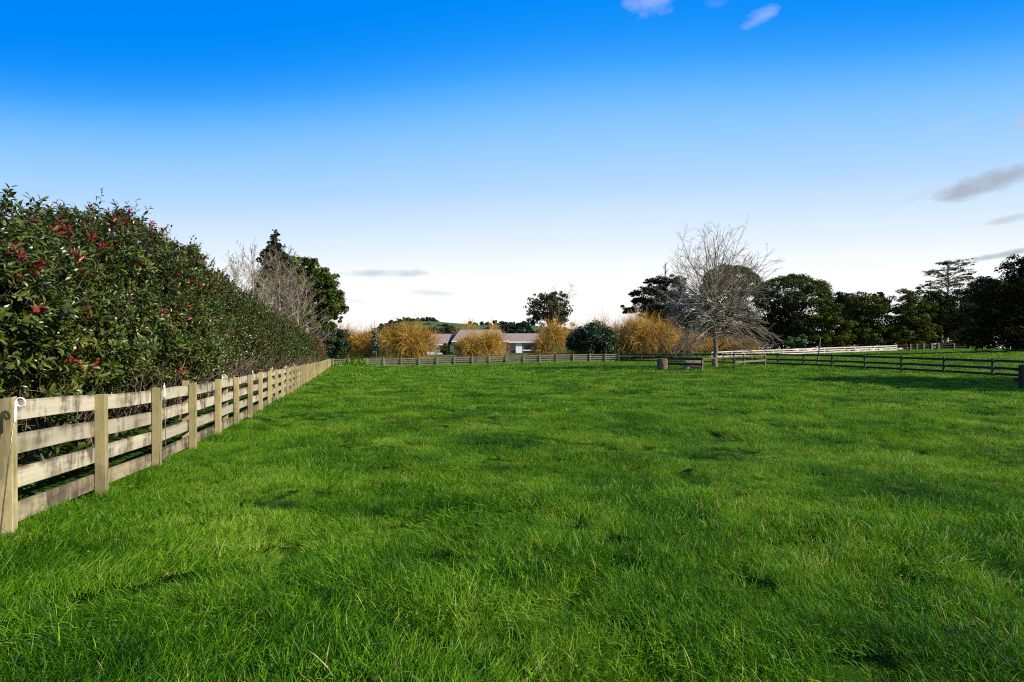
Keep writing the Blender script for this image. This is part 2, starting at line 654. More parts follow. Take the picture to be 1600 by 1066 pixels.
M['postdark'] = wood('shaded_post', (.06, .048, .034), (.02, .017, .014), (.05, .042, .026), .5)  # dark base colour carries the backlit shade of this timber
M['railwhite'] = wood('pale_rail', (.55, .50, .40), (.4, .35, .26), (.6, .55, .42), .5, lenx=2.5)
M['postwhite'] = wood('pale_post', (.45, .4, .3), (.2, .17, .12), (.4, .36, .26), .5)
M['bark'] = plain('grey_bark', (.16, .13, .10), .9, .1, nscale=5, var=.45, bump=.4)
M['palebark'] = plain('pale_bark', (.33, .30, .25), .9, .1, nscale=5, var=.35, bump=.3)
M['darkbark'] = plain('dark_bark', (.06, .048, .036), .9, .05, nscale=5, var=.4, bump=.3)
M['twig'] = foliage('pale_twigs', [(0, (.06, .045, .028)), (.6, (.24, .20, .135)), (1, (.50, .45, .35))], .8, .1, 0)
M['twigpink'] = foliage('reddish_twigs', [(0, (.07, .045, .028)), (.5, (.185, .14, .095)), (1, (.38, .32, .24))], .8, .1, 0)
M['willow'] = foliage('golden_withies', [(0, (.07, .042, .010)), (.35, (.23, .125, .018)), (.7, (.46, .25, .025)), (1, (.62, .39, .07))], .6, .2, .12, (1, 1, 1), noise=.5, nscale=.5)
M['hedge'] = foliage('glossy_hedge_leaf', [(0, (.018, .030, .003)), (.35, (.050, .076, .008)), (.6, (.108, .136, .02)), (.76, (.18, .160, .035)), (.8, (.11, .026, .014)), (1, (.24, .014, .018))], .34, .36, .18, (1.3, 1.2, .6))
M['stem'] = foliage('hedge_stems', [(0, (.05, .03, .02)), (.5, (.13, .085, .06)), (1, (.30, .25, .19))], .8, .1, 0)
M['weed'] = foliage('weed_leaf', [(0, (.02, .07, .008)), (1, (.07, .17, .02))], .5, .3, .3)
M['camellia'] = foliage('dark_glossy_leaf', [(0, (.006, .016, .005)), (.6, (.016, .034, .007)), (1, (.035, .056, .012))], .42, .22, .08)
M['macro'] = foliage('deep_green_leaf', [(0, (.012, .024, .004)), (.6, (.056, .082, .008)), (1, (.115, .14, .016))], .7, .1, .1)
M['pine'] = foliage('blue_dark_needles', [(0, (.008, .013, .006)), (.6, (.020, .030, .012)), (1, (.042, .055, .018))], .8, .04, .08)
M['olive'] = foliage('olive_leaf', [(0, (.012, .018, .004)), (.6, (.078, .092, .011)), (1, (.18, .18, .022))], .8, .04, .12)
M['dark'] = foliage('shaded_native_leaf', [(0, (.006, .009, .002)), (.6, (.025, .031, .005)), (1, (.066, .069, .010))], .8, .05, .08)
M['mixed'] = foliage('thin_autumn_leaf', [(0, (.014, .022, .006)), (.6, (.055, .056, .013)), (1, (.13, .105, .026))], .6, .2, .15)
M['farleaf'] = foliage('distant_wood_leaf', [(0, (.014, .024, .018)), (.6, (.022, .036, .024)), (1, (.04, .055, .03))], .9, .0, 0)
M['silver'] = foliage('silver_green_leaf', [(0, (.06, .09, .05)), (1, (.16, .19, .12))], .6, .2, .1)
M['fern'] = foliage('fresh_green_leaf', [(0, (.02, .05, .01)), (1, (.06, .12, .03))], .5, .3, .15)

# ---------------------------------------------------------------- the land
def axis(lim, n, a0):
    b = math.asinh(lim / a0)
    t = np.linspace(-1, 1, 2 * n + 1)
    return a0 * np.sinh(b * t)


gx = axis(3200, 150, 4.2)
gy = axis(3200, 165, 4.2)
gy = gy[gy > -60]
XX, YY = np.meshgrid(gx, gy)
ZZ = G(XX, YY) - .10 * (1 - sm((np.hypot(XX, YY) - 30) / 30))
mb = MB()
nx, ny = len(gx), len(gy)
ii = np.arange(nx - 1)[None, :] + (np.arange(ny - 1) * nx)[:, None]
mb.add(np.stack([XX, YY, ZZ], -1), quads=np.stack([ii, ii + 1, ii + nx + 1, ii + nx], -1).reshape(-1, 4))
go = link('ground', mb.mesh('ground', M['ground'], True))
tag(go, 'grassy paddock ground rolling away to the hills', None, None, 'structure')

# hill far behind the house
hm = plain('hill_pasture', (.045, .078, .022), .95, .05, nscale=.02, var=.35)
prof = np.array([(380, 556), (470, 548), (540, 536), (585, 520), (615, 507), (640, 504), (690, 503), (720, 506), (760, 508), (800, 507), (830, 509), (880, 513), (940, 520), (1010, 528), (1120, 540), (1300, 556)], float)
HZ = 720.0
hx = np.linspace(at(380, HZ), at(1300, HZ), 120)
hp = np.interp(hx, at(prof[:, 0], HZ), hz(prof[:, 1], HZ)) + (vnoise(hx, hx * 0, .05) - .5) * 3
rows = []
for k, fr in enumerate(np.linspace(-1, 1, 17)):
    prof_k = np.cos(fr * np.pi / 2) ** 1.2
    rows.append(np.stack([hx * (1 + .15 * fr), np.full_like(hx, HZ + fr * 300), hp * prof_k - 1 + (vnoise(hx, hx * 0 + k, .02, k) - .5) * 5 * (1 - prof_k) * (abs(fr) < 1)], -1))
mb = MB()
hv = np.array(rows)
nx = hv.shape[1]
ii = np.arange(nx - 1)[None, :] + (np.arange(hv.shape[0] - 1) * nx)[:, None]
mb.add(hv, quads=np.stack([ii, ii + 1, ii + nx + 1, ii + nx], -1).reshape(-1, 4))
tag(link('hill', mb.mesh('hill', hm, True)), 'low green hill with dark woods behind the house', None, None, 'structure')

# ---------------------------------------------------------------- fences
def box_mesh(name, h, mat, bev=.006, bow=0.0, seed=0):
    """box along local x with bevelled arrises and a slightly uneven run"""
    r = np.random.default_rng(seed)
    mb_ = MB()
    x, y, z = h
    b = bev
    sec = np.array([(-y + b, -z), (y - b, -z), (y, -z + b), (y, z - b), (y - b, z), (-y + b, z), (-y, z - b), (-y, -z + b)])
    xs = np.array([-x, -x * .33, x * .33, x])
    off = np.array([0, r.normal(0, bow), r.normal(0, bow), 0])
    v = np.array([[(xx, p[0] + off[i] * .5, p[1] + off[i]) for p in sec] for i, xx in enumerate(xs)])
    q = []
    for i in range(3):
        for j in range(8):
            j2 = (j + 1) % 8
            q.append((i * 8 + j, i * 8 + j2, (i + 1) * 8 + j2, (i + 1) * 8 + j))
    for base, order in ((0, 1), (24, -1)):
        idx = [base + k for k in range(8)][::-order]
        for a4 in ((0, 1, 2, 3), (0, 3, 4, 7), (4, 5, 6, 7)):
            q.append([idx[k] for k in a4])
    mb_.add(v, quads=q)
    return mb_.mesh(name, mat)


def post_mesh(name, hx_, hy_, hgt, mat, seed=0, sink=.35):
    r = np.random.default_rng(seed)
    mb_ = MB()
    b = .005
    sec = np.array([(-hx_ + b, -hy_), (hx_ - b, -hy_), (hx_, -hy_ + b), (hx_, hy_ - b), (hx_ - b, hy_), (-hx_ + b, hy_), (-hx_, hy_ - b), (-hx_, -hy_ + b)])
    zs = [-sink, hgt * .5, hgt - .006, hgt]
    v = []
    tilt = r.normal(0, .008, 2)
    for k, z in enumerate(zs):
        s = 1 if k < 3 else .93
        dz = 0 if k < 2 else 1
        v.append([(p[0] * s, p[1] * s, z + dz * (p[0] * tilt[0] * 8 + p[1] * tilt[1] * 8)) for p in sec])
    q = []
    for i in range(3):
        for j in range(8):
            j2 = (j + 1) % 8
            q.append((i * 8 + j, i * 8 + j2, (i + 1) * 8 + j2, (i + 1) * 8 + j))
    q += [(24, 25, 26, 27), (24, 27, 28, 31), (28, 29, 30, 31)]
    mb_.add(np.array(v), quads=q)
    return mb_.mesh(name, mat)


def fence(name, label, pts, rails, railm, postm, side=1, skip=(), nofill=(), rail_h=.082, rail_t=.02, ph=1.08, hx_=.038, hy_=.052, bays=1, group=None, jit=.006, off=None, lowm=None):
    """pts: list of (x, y); rails: heights of rail centres; side: +1 rails on the left of the run"""
    root = empty(name, (pts[0][0], pts[0][1], gz(*pts[0])), label, 'fence', group)
    rl = [box_mesh('rail', (.5, rail_t, rail_h), railm, .005, .004, s) for s in range(5)]
    rlow = [box_mesh('rail', (.5, rail_t, rail_h), lowm, .005, .004, s) for s in range(3)] if lowm else rl
    pm = [post_mesh('post', hx_, hy_, ph, postm, s) for s in range(4)]
    P = [Vector((x, y, gz(x, y))) for x, y in pts]
    r = random.Random(len(pts) * 7 + int(ph * 100))
    org = P[0]
    for i, p in enumerate(P):
        if i in skip:
            continue
        q = P[min(i + 1, len(P) - 1)] - P[max(i - 1, 0)]
        o = link('post', r.choice(pm), root, p - org + Vector((0, 0, r.uniform(-.02, .02))))
        o.rotation_euler = (r.uniform(-.012, .012), r.uniform(-.012, .012), math.atan2(q.y, q.x) + r.uniform(-.03, .03))
    i = 0
    while i < len(P) - 1:
        j = min(i + bays, len(P) - 1)
        if i in nofill:
            i = j
            continue
        d = P[j] - P[i]
        hd = Vector((d.x, d.y, 0)).normalized()
        left = Vector((-hd.y, hd.x, 0))
        for h in rails:
            mid = (P[i] + P[j]) / 2 - org + left * side * ((off or hy_) + rail_t + .004) + Vector((0, 0, h + r.uniform(-jit, jit)))
            o = link('rail', r.choice(rlow if h == min(rails) else rl), root, mid)
            o.scale = (d.length - .006, 1, 1)
            o.rotation_euler = (r.uniform(-.02, .02), -math.asin(d.z / d.length) + r.uniform(-.003, .003), math.atan2(d.y, d.x))
        i = j
    return root


DV = np.array([-.282, .9594])      # along the left fence, away from camera
NV = np.array([-.9594, -.282])     # from paddock into the hedge


def LF(s, t=0.0):
    return np.array([float(XF(s * DV[1])) + t * NV[0], s * DV[1] + t * NV[1]])


def fence_depth(px, t):
    """depth at which the line t metres behind the left fence crosses a bearing"""
    ys = np.linspace(3, 90, 6000)
    return float(ys[np.argmin(np.abs(XF(ys) - t * 1.04 - (px - 800) / F * ys))])


SP = 1.6057 / .9594
S0 = 4.53 / .9594
NPOST = 48
lf_pts = [tuple(LF(S0 + SP * k)) for k in range(-2, NPOST)]
R4 = (1.05 - .082, .768 - .087, .48 - .085, .195 - .082)
lf = fence('post_and_rail_fence', 'weathered pale timber four rail fence running along the leafy hedge', lf_pts, R4, M['rail'], M['post'], side=1, rail_h=.083, rail_t=.021, bays=2, lowm=M['raillow'])
bp_ = post_mesh('back_post', .038, .05, 1.10, M['post'], 9)
for px, s in ((290, None), (352, None), (424, None), (447, None)):
    # posts standing on the hedge side of the rails
    u_ = (px - 800) / F
    Z = fence_depth(px, .2)
    x, y = u_ * Z, Z
    o = link('back_post', bp_, lf, Vector((x, y, gz(x, y) + .01)) - lf.location)
    o.rotation_euler = (0, 0, math.atan2(DV[1], DV[0]))
COR = lf_pts[-1]
# far fence across the end, with an open gap
fp = [at(px, 80.0) for px in (520, 545, 573, 599.5, 627, 655, 682.5, 710, 738, 764.5, 791, 818.5, 844, 870, 896, 922, 946, 967)]
far = fence('end_fence', 'grey timber rail fence closing the far end of the paddock with a gap', [(x, 80.0) for x in fp], R4, M['railfar'], M['postfar'], side=1, nofill=(1,), rail_h=.08, hx_=.09, hy_=.07, ph=1.14)
# right fence, parallel to the left one
rp = []
Z = 80.0
while Z > 20:
    rp.append((42.0 - .3375 * Z, Z))
    Z -= 2.78
right = fence('side_fence', 'dark three rail fence along the right side of the paddock', rp, (.97, .53, .16), M['raildark'], M['postdark'], side=1, rail_h=.075, ph=1.10, hx_=.06, hy_=.06)
# thick post at the right edge with two rail ends
gp = empty('gate_post', (at(1597, 26.0), 26.0, gz(at(1597, 26.0), 26.0)), 'thick dark strainer post standing alone at the right edge of the grass', 'post')
link('post', post_mesh('post', .09, .09, 1.12, M['raildark'], 4), gp)
stub = box_mesh('rail_stub', (.22, .022, .07), M['raildark'], .005, 0, 2)
for h in (.92, .45):
    o = link('rail_stub', stub, gp, (-.06, .115, h))
    o.rotation_euler = (0, 0, math.radians(8))
# pale fence in the field beyond
wp = []
for px in np.arange(1112, 1401, 16.0):
    f_ = (px - 1112) / 288
    Zf = 86 + 12 * f_
    wp.append((at(px, Zf), Zf))
fence('field_fence', 'sunlit whitish timber rail fence rising across the field beyond', wp, (.93, .58, .24), M['railwhite'], M['postwhite'], side=-1, rail_h=.09, ph=1.05, hx_=.07, hy_=.06)
wp = [(at(px, 128.0), 128.0) for px in np.arange(1146, 1240, 15.0)]
fence('field_fence', 'short pale rail fence farthest back behind the bare spreading tree', wp, (.8, .45), M['railwhite'], M['postwhite'], side=-1, rail_h=.1, ph=.95, hx_=.08)
# shaded fence with a metal gate under the dark trees
bpx = [1401, 1423, 1433, 1443.5, 1456, 1467, 1491, 1516, 1541, 1568, 1597, 1625]
fence('boundary_fence', 'dim weathered fence in the shade under the big right hand trees', [(at(p, 101.0), 101.0) for p in bpx], (.95, .55, .2), M['postdark'], M['postfar'], side=1, nofill=(4,), rail_h=.06, ph=1.15, hx_=.1)
bpx = np.arange(574, 905, 22.0)
fence('back_fence', 'second timber fence running behind the golden willows', [(at(p, 97.0), 97.0) for p in bpx], (.97, .6, .25), M['railfar'], M['postfar'], side=-1, rail_h=.07, ph=1.1, hx_=.06)
metal = plain('galvanised_metal', (.5, .5, .5), .45, .5, .6, 20, .1)
g0, g1 = Vector((at(1457.5, 101.1), 101.1, 0)), Vector((at(1465.5, 101.1), 101.1, 0))
g0.z, g1.z = gz(g0.x, g0.y), gz(g1.x, g1.y)
gate = empty('field_gate', g0, 'small galvanised metal gate in the shaded boundary fence', 'gate')


def tube_obj(name, pts, r, mat, parent=None, S=8, tint=.5):
    m_ = MB()
    P_ = np.array([pts], float)
    R_ = np.full((1, len(pts)), r) if np.ndim(r) == 0 else np.array([r], float)
    m_.tubes(P_, R_, S, tint, cap=True)
    return link(name, m_.mesh(name, mat, True), parent)


gw = (g1 - g0).length
tube_obj('frame', [(0, 0, .15), (0, 0, 1.05), (.04, 0, 1.1), (gw, 0, 1.1), (gw, 0, .15), (0, 0, .15)], .03, metal, gate)
for h in (.4, .62, .86):
    tube_obj('bar', [(0, 0, h), (gw * .5, 0, h), (gw, 0, h)], .02, metal, gate)

# ---------------------------------------------------------------- branching
def spawn(P, R, n, t0, t1, ang, lenf, K, up=0.0, jit=.12, rng=RNG, rs=.55, tip=.35, taper=.55, angj=.25):
    """children of polylines P (N,K0,3) with radii R (N,K0)"""
    N, K0, _ = P.shape
    t = rng.uniform(t0, t1, (N, n))
    f = t * (K0 - 1)
    k = np.minimum(f.astype(int), K0 - 2)
    fr = (f - k)[..., None]
    ar = np.arange(N)[:, None]
    pos = P[ar, k] * (1 - fr) + P[ar, k + 1] * fr
    tan = nrm(P[ar, k + 1] - P[ar, k])
    rad = R[ar, k] * (1 - fr[..., 0]) + R[ar, k + 1] * fr[..., 0]
    plen = np.linalg.norm(np.diff(P, axis=1), axis=2).sum(1)[:, None]
    rv = rng.normal(size=(N, n, 3))
    perp = nrm(rv - (rv * tan).sum(-1, keepdims=True) * tan)
    an = (ang + rng.normal(0, angj, (N, n)))[..., None]
    d = np.cos(an) * tan + np.sin(an) * perp
    L = plen * lenf * (1 - taper * t) * rng.uniform(.65, 1.2, (N, n))
    pos, d, L, rad = pos.reshape(-1, 3), d.reshape(-1, 3), L.reshape(-1), rad.reshape(-1)
    out = [pos]
    cur = pos
    for i in range(K - 1):
        d = nrm(d + np.array([0, 0, up]) + rng.normal(0, jit, d.shape))
        cur = cur + d * (L / (K - 1))[:, None]
        out.append(cur)
    CP = np.stack(out, 1)
    r0 = rad * rs
    CR = r0[:, None] * np.linspace(1, tip, K)[None]
    return CP, CR


def limbs(base, specs, K=6, rng=RNG, jit=.06):
    """specs: rows (h, azimuth, elevation, length, radius, curve) from a trunk"""
    sp = np.array(specs, float)
    n = len(sp)
    d = np.stack([np.cos(sp[:, 1]) * np.cos(sp[:, 2]), np.sin(sp[:, 1]) * np.cos(sp[:, 2]), np.sin(sp[:, 2])], -1)
    cur = np.asarray(base, float)[None] + np.stack([np.zeros(n), np.zeros(n), sp[:, 0]], -1)
    out = [cur]
    for i in range(K - 1):
        d = nrm(d + np.stack([np.zeros(n), np.zeros(n), sp[:, 5]], -1) + rng.normal(0, jit, d.shape))
        cur = cur + d * (sp[:, 3] / (K - 1))[:, None]
        out.append(cur)
    P = np.stack(out, 1)
    R = sp[:, 4][:, None] * np.linspace(1, .25, K)[None]
    return P, R


def trunk_mesh(h, r, mat, lean=(0, 0), flare=1.5, K=9, S=10, wob=.04, seed=1):
    g_ = np.random.default_rng(seed)
    z = np.linspace(-.3, h, K)
    f = (z / h).clip(0, 1)
    P = np.stack([lean[0] * f ** 1.3 + g_.normal(0, wob, K) * (f > .05), lean[1] * f ** 1.3 + g_.normal(0, wob, K) * (f > .05), z], -1)
    Rr = r * (1 - .78 * f) * (1 + (flare - 1) * np.exp(-f * h / .45))
    m_ = MB()
    m_.tubes(P[None], Rr[None], S)
    return m_.mesh('trunk', mat, True), P


def crown_cards(m_, lobes, n, size, rng, sub=26, subr=.36, up=.25, needle=False, hollow=0.0, flat=.8, droop=0.0, even=1.0):
    """leaf cards spread over many small clumps that sit on the big lobes"""
    lo = np.array(lobes, float)
    w = (lo[:, 3] * lo[:, 4] * lo[:, 5]) ** (2 / 3)
    w = w ** even
    w = w / w.sum()
    tot = max(6, int(sub * len(lo)))
    pick = rng.choice(len(lo), tot, p=w)
    d = nrm(rng.normal(size=(tot, 3)) + np.array([0, 0, up]))
    rr = rng.uniform(.0, 1.0, (tot, 1)) ** .45 * .97
    C = lo[pick, :3] + d * lo[pick, 3:6] * rr
    sr = np.cbrt(np.prod(lo[pick, 3:6], 1)) * subr * rng.uniform(.6, 1.25, tot)
    shade = rng.normal(0, .2, tot)
    wi = sr ** 2 / (sr ** 2).sum()
    q = rng.choice(tot, n, p=wi)
    e_ = nrm(rng.normal(size=(n, 3)) + np.array([0, 0, .35]))
    r2 = rng.uniform(.3, 1.0, (n, 1)) ** .55
    pos = C[q] + e_ * r2 * sr[q][:, None] * np.array([1.1, 1.1, flat])
    D = rng.normal(size=(n, 3))
    D = nrm(D - (D * e_).sum(-1, keepdims=True) * e_ * .8 + np.array([0, 0, -droop]))
    Nn = nrm(e_ + rng.normal(0, .33, (n, 3)) + np.array([0, 0, .15]))
    L = size * rng.uniform(.6, 1.35, n)
    tint = np.clip(.45 + shade[q] + rng.normal(0, .2, n), 0, 1)
    m_.cards(pos, D, Nn, L, L * (.22 if needle else .6), tint)
    return C, sr


def leafy_tree(name, label, px, Z, lobes_px, n_, size_, mat, bark, trunk_top, tr=.3, group=None, cat='tree', seed=0, lean=(0, 0), limbn=9, base_px=None, depth=.85, crown_name='crown', dens=1.6, grow=1.3, **kw):
    """lobes_px: (px, py, half width px, half height px[, dz in m]) ellipses at distance Z"""
    rng = np.random.default_rng(seed + 77)
    fine = 1.0 if cat != 'tree' or px < 1000 else .78
    n, size = int(n_ * dens / fine ** 1.9), size_ * grow * fine
    x0 = at(base_px if base_px is not None else px, Z)
    b = gz(x0, Z)
    root = empty(name, (x0, Z, b), label, cat, group)
    s = Z / F
    lobes = []
    if cat == 'tree' and name in ('native_tree', 'olive_tree') and px > 1000:
        xs_ = [l[0] for l in lobes_px]
        lobes_px = list(lobes_px) + [(q, 543, 15, 8, rng.uniform(-1, 1)) for q in np.arange(min(xs_) - 14, max(xs_) + 15, 12)] + [(q, 535, 14, 9, rng.uniform(0, 2)) for q in np.arange(min(xs_) - 10, max(xs_) + 11, 14)]
    for lp in lobes_px:
        cx, cy, w, h = lp[:4]
        dy = lp[4] if len(lp) > 4 else 0
        lobes.append((at(cx, Z) - x0, dy, hz(cy, Z) - b, w * s, w * s * depth, h * s))
    m_ = MB()
    C, sr = crown_cards(m_, lobes, n, size, rng, **kw)
    cr = link(crown_name, m_.mesh('crown', mat), root)
    cr['kind'] = 'stuff'
    th = hz(trunk_top, Z) - b
    tm, TP = trunk_mesh(th, tr, bark, lean, seed=seed)
    link('trunk', tm, root)
    if limbn:
        m2 = MB()
        k = min(len(C), limbn * 3)
        tgt = C[rng.choice(len(C), k, replace=False)]
        st = np.stack([np.interp(rng.uniform(.3, .95, k), np.linspace(0, 1, len(TP)), TP[:, a_]) for a_ in range(3)], -1)
        tz = np.minimum(st[:, 2], np.maximum(tgt[:, 2] - .5, .8))
        st = np.stack([np.interp(tz, TP[:, 2], TP[:, 0]), np.interp(tz, TP[:, 2], TP[:, 1]), tz], -1)
        f = np.linspace(0, 1, 6)[None, :, None]
        P = st[:, None] * (1 - f) + tgt[:, None] * f
        P[:, :, 2] += (np.sin(f[..., 0] * np.pi) * rng.normal(.0, .35, (k, 1)))
        P[:, 1:-1] += rng.normal(0, .12, (k, 4, 3))
        Rr = tr * rng.uniform(.16, .38, (k, 1)) * np.linspace(1, .25, 6)[None]
        m2.tubes(P, Rr, 5, rng.uniform(.2, .8, k))
        link('limbs', m2.mesh('limbs', bark, True), root)
    return root


# ---------------------------------------------------------------- the hedge
HS = np.array([-3, 5.5, 6.9, 8.5, 11.0, 12.2, 13.2, 15.6, 19.8, 26.9, 42, 60, 76]) / .9594
HH = np.array([2.95, 3.05, 3.16, 3.54, 3.98, 4.1, 3.98, 3.92, 3.78, 3.65, 3.6, 3.5, 3.2])


def hedge_section(s, v):
    """v 0..1 runs up the front face, over the top and part of the back; returns t, z, outward (t,z)"""
    H = np.interp(s, HS, HH)
    ctrl_v = np.array([0, .12, .28, .45, .62, .74, .86, 1.0])
    ct = np.array([1.05, .72, .55, .55, .82, 1.42, 2.15, 2.7])
    cz = np.array([.18, .30, .45, .62, .87, .98, .96, .70])
    t = np.interp(v, ctrl_v, ct)
    z = np.interp(v, ctrl_v, cz) * H
    dv = .02
    t2, z2 = np.interp(v + dv, ctrl_v, ct), np.interp(v + dv, ctrl_v, cz) * H
    t1, z1 = np.interp(v - dv, ctrl_v, ct), np.interp(v - dv, ctrl_v, cz) * H
    nt, nz_ = -(z2 - z1), (t2 - t1)
    ln = np.hypot(nt, nz_) + 1e-9
    return t, z, nt / ln, nz_ / ln


def to_world(s, t, z):
    x = XF(s * DV[1]) + t * NV[0]
    y = s * DV[1] + t * NV[1]
    return np.stack([x, y, z + G(x, y) * 0.6], -1)


def vec_world(ds, dt, dz):
    return np.stack([ds * DV[0] + dt * NV[0], ds * DV[1] + dt * NV[1], dz], -1)


hedge_root = empty('hedge', (*LF(S0, 1.4), 0), 'tall glossy photinia hedge with red shoot tips behind the pale fence', 'hedge')


def hedge_shoots(s0, s1, dens, depth0, depth1, nleaf, L, rng, detailed, stemmb, redp, vmax=1.0, vmin=0.0):
    n = int((s1 - s0) * 5.2 * dens)
    s = rng.uniform(s0, s1, n)
    v = rng.uniform(vmin, vmax, n)
    t, z, nt, nz_ = hedge_section(s, v)
    bulge = (vnoise(s, v * 5, .8, 1) - .5) * .55 + (vnoise(s, v * 9, 2.0, 2) - .5) * .4
    dep = rng.uniform(depth0, depth1, n) - bulge
    t = t - nt * dep
    z = z - nz_ * dep
    # gaps low down where the hedge is thin
    keep = (z > .55 + .8 * vnoise(s, s * 0, 1.3, 4)) | (rng.random(n) < .12)
    top = np.clip((nz_ - .3) / .6, 0, 1)
    s, v, t, z, nt, nz_, top = (q[keep] for q in (s, v, t, z, nt, nz_, top))
    n = len(s)
    base = to_world(s, t, z)
    out = vec_world(0 * s, nt, nz_)
    D = nrm(out * .8 + np.array([0, 0, .75]) + rng.normal(0, .42, (n, 3)))
    LS = rng.uniform(.10, .26, n) * (1 + top * rng.uniform(0, 1.7, n) * (rng.random(n) < .2))
    # red flushes come in clusters
    cl = vnoise(s, z, 1.25, 7)
    yb = np.interp(s, [45, 60], [0, 1])
    red = rng.random(n) < redp * np.where(cl > .74, 2.6, .45) * (.7 + 3.6 * top) + yb * .38
    j = np.arange(nleaf)
    f = (j + .5) / nleaf
    rv = rng.normal(size=(n, 3))
    U = nrm(rv - (rv * D).sum(-1, keepdims=True) * D)
    V = np.cross(D, U)
    ang = j * 2.4 + rng.uniform(0, 6.3, (n, 1))
    rad = np.cos(ang)[..., None] * U[:, None] + np.sin(ang)[..., None] * V[:, None]
    pos = base[:, None] + D[:, None] * (LS[:, None] * f[None])[..., None]
    spread = np.interp(f, [0, 1], [1.1, .45])[None, :, None]
    ld = nrm(rad * spread + D[:, None] * .6 + rng.normal(0, .18, (n, nleaf, 3)) + np.array([0, 0, -.12]))
    ln = nrm(D[:, None] * .9 - rad * .35 + rng.normal(0, .25, (n, nleaf, 3)) + np.array([0, 0, .35]))
    tint = np.clip(rng.normal(.36, .16, (n, nleaf)) + rng.normal(0, .08, (n, 1)), 0, .74)
    redt = np.clip(.74 + .3 * f[None] + rng.normal(0, .06, (n, nleaf)), .7, 1)
    tint = np.where(red[:, None] & (f[None] > .35), redt, tint)
    LL = L * rng.uniform(.6, 1.15, (n, nleaf)) * np.interp(f, [0, .6, 1], [1.05, 1, .62])[None]
    if stemmb is not None:
        stemmb.tubes(np.stack([base - D * .12, base + D * LS[:, None] * .5, base + D * LS[:, None]], 1), np.repeat([[.004, .003, .0015]], n, 0), 3, np.clip(rng.normal(.35, .2, n), 0, 1))
    return pos.reshape(-1, 3), ld.reshape(-1, 3), ln.reshape(-1, 3), LL.reshape(-1), tint.reshape(-1)


hm_, sm_ = MB(), MB()
rng = np.random.default_rng(21)
near = hedge_shoots(2.5, 16, 62, -.06, .16, 12, .118, rng, True, sm_, .07)
# the 300 leaves that show largest: nearest in view, each its own object
cp, cdn = near[0], near[2]
tocam = nrm(np.array([0, 0, CAMH]) - cp)
uu = cp[:, 0] / np.maximum(cp[:, 1], .1)
front = hedge_section
score = np.linalg.norm(cp, axis=1) + (np.abs(uu) > .89) * 1e3 + (cp[:, 2] < 1.2) * 1e3
tcoord = -(cp[:, 0] - XF(cp[:, 1])) * .96
score = score + (tcoord > .62) * 1e3
sel = np.argsort(score)[:300]
rest = np.ones(len(cp), bool)
rest[sel] = False
hm_.leaves(near[0][rest], near[1][rest], near[2][rest], near[3][rest], near[4][rest], .88)
leafmesh = []
for k in range(14):
    q = MB()
    tv = .12 + k * .045 if k < 12 else (.86, .97)[k - 12]
    q.leaves(np.zeros((1, 3)), np.array([[0, 1., 0]]), np.array([[0, 0, 1.]]), 1.0, tv)
    leafmesh.append(q.mesh('leaf', M['hedge']))
for i in sel:
    tv = near[4][i]
    k = int(np.clip((tv - .12) / .045, 0, 11)) if tv < .76 else (12 if tv < .9 else 13)
    D_ = Vector(near[1][i]).normalized()
    B_ = D_.cross(Vector(near[2][i])).normalized()
    N_ = B_.cross(D_)
    o = link('leaf', leafmesh[k], hedge_root)
    mt = Matrix((B_, D_, N_)).transposed().to_4x4()
    o.matrix_local = Matrix.Translation(Vector(near[0][i]) - hedge_root.location) @ mt @ Matrix.Scale(float(near[3][i]), 4)
inn = hedge_shoots(2.5, 16, 25, .16, .6, 9, .095, rng, True, sm_, .03)
hm_.cards(inn[0], inn[1], inn[2], inn[3] * 1.15, inn[3] * .5, inn[4])
midl = hedge_shoots(16, 36, 46, -.06, .3, 8, .11, rng, False, sm_, .05)
hm_.cards(midl[0], midl[1], midl[2], midl[3] * 1.1, midl[3] * .5, midl[4])
farl = hedge_shoots(36, 77, 30, -.05, .35, 6, .16, rng, False, None, .05)
hm_.cards(farl[0], farl[1], farl[2], farl[3] * 1.1, farl[3] * .55, farl[4])
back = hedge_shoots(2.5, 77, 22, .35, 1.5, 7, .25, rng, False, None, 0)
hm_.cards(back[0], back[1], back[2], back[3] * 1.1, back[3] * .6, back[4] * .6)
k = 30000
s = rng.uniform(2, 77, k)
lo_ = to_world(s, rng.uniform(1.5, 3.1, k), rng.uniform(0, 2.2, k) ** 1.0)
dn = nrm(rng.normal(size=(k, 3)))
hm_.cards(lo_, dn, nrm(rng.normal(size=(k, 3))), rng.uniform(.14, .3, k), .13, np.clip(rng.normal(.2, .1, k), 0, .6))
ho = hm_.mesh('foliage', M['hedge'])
ho.transform(Matrix.Translation(-hedge_root.location))
fo = link('foliage', ho, hedge_root)
fo['kind'] = 'stuff'
# woody stems and bare twigs low in the hedge
n = 150
s = np.sort(rng.uniform(2.5, 76, n))
sb = to_world(s, rng.uniform(1.5, 2.1, n), 0 * s - .05)
P = [sb]
cur = sb
d = nrm(np.stack([rng.normal(0, .2, n), rng.normal(0, .2, n), np.ones(n)], -1))
for k in range(5):
    d = nrm(d + rng.normal(0, .16, d.shape))
    cur = cur + d * .5
    P.append(cur)
P = np.stack(P, 1)
R = rng.uniform(.018, .045, (n, 1)) * np.linspace(1, .35, 6)[None]
sm_.tubes(P, R, 5, rng.uniform(.1, .6, n))
CP, CR = spawn(P, R, 7, .05, .9, .7, .30, 5, up=.05, jit=.2, rng=rng)
sm_.tubes(CP, CR, 3, rng.uniform(.1, .8, len(CP)))
m = 2600
s = rng.uniform(3, 60, m) ** 1.0
tb = to_world(s, rng.uniform(.45, 1.0, m), rng.uniform(.35, 1.25, m))
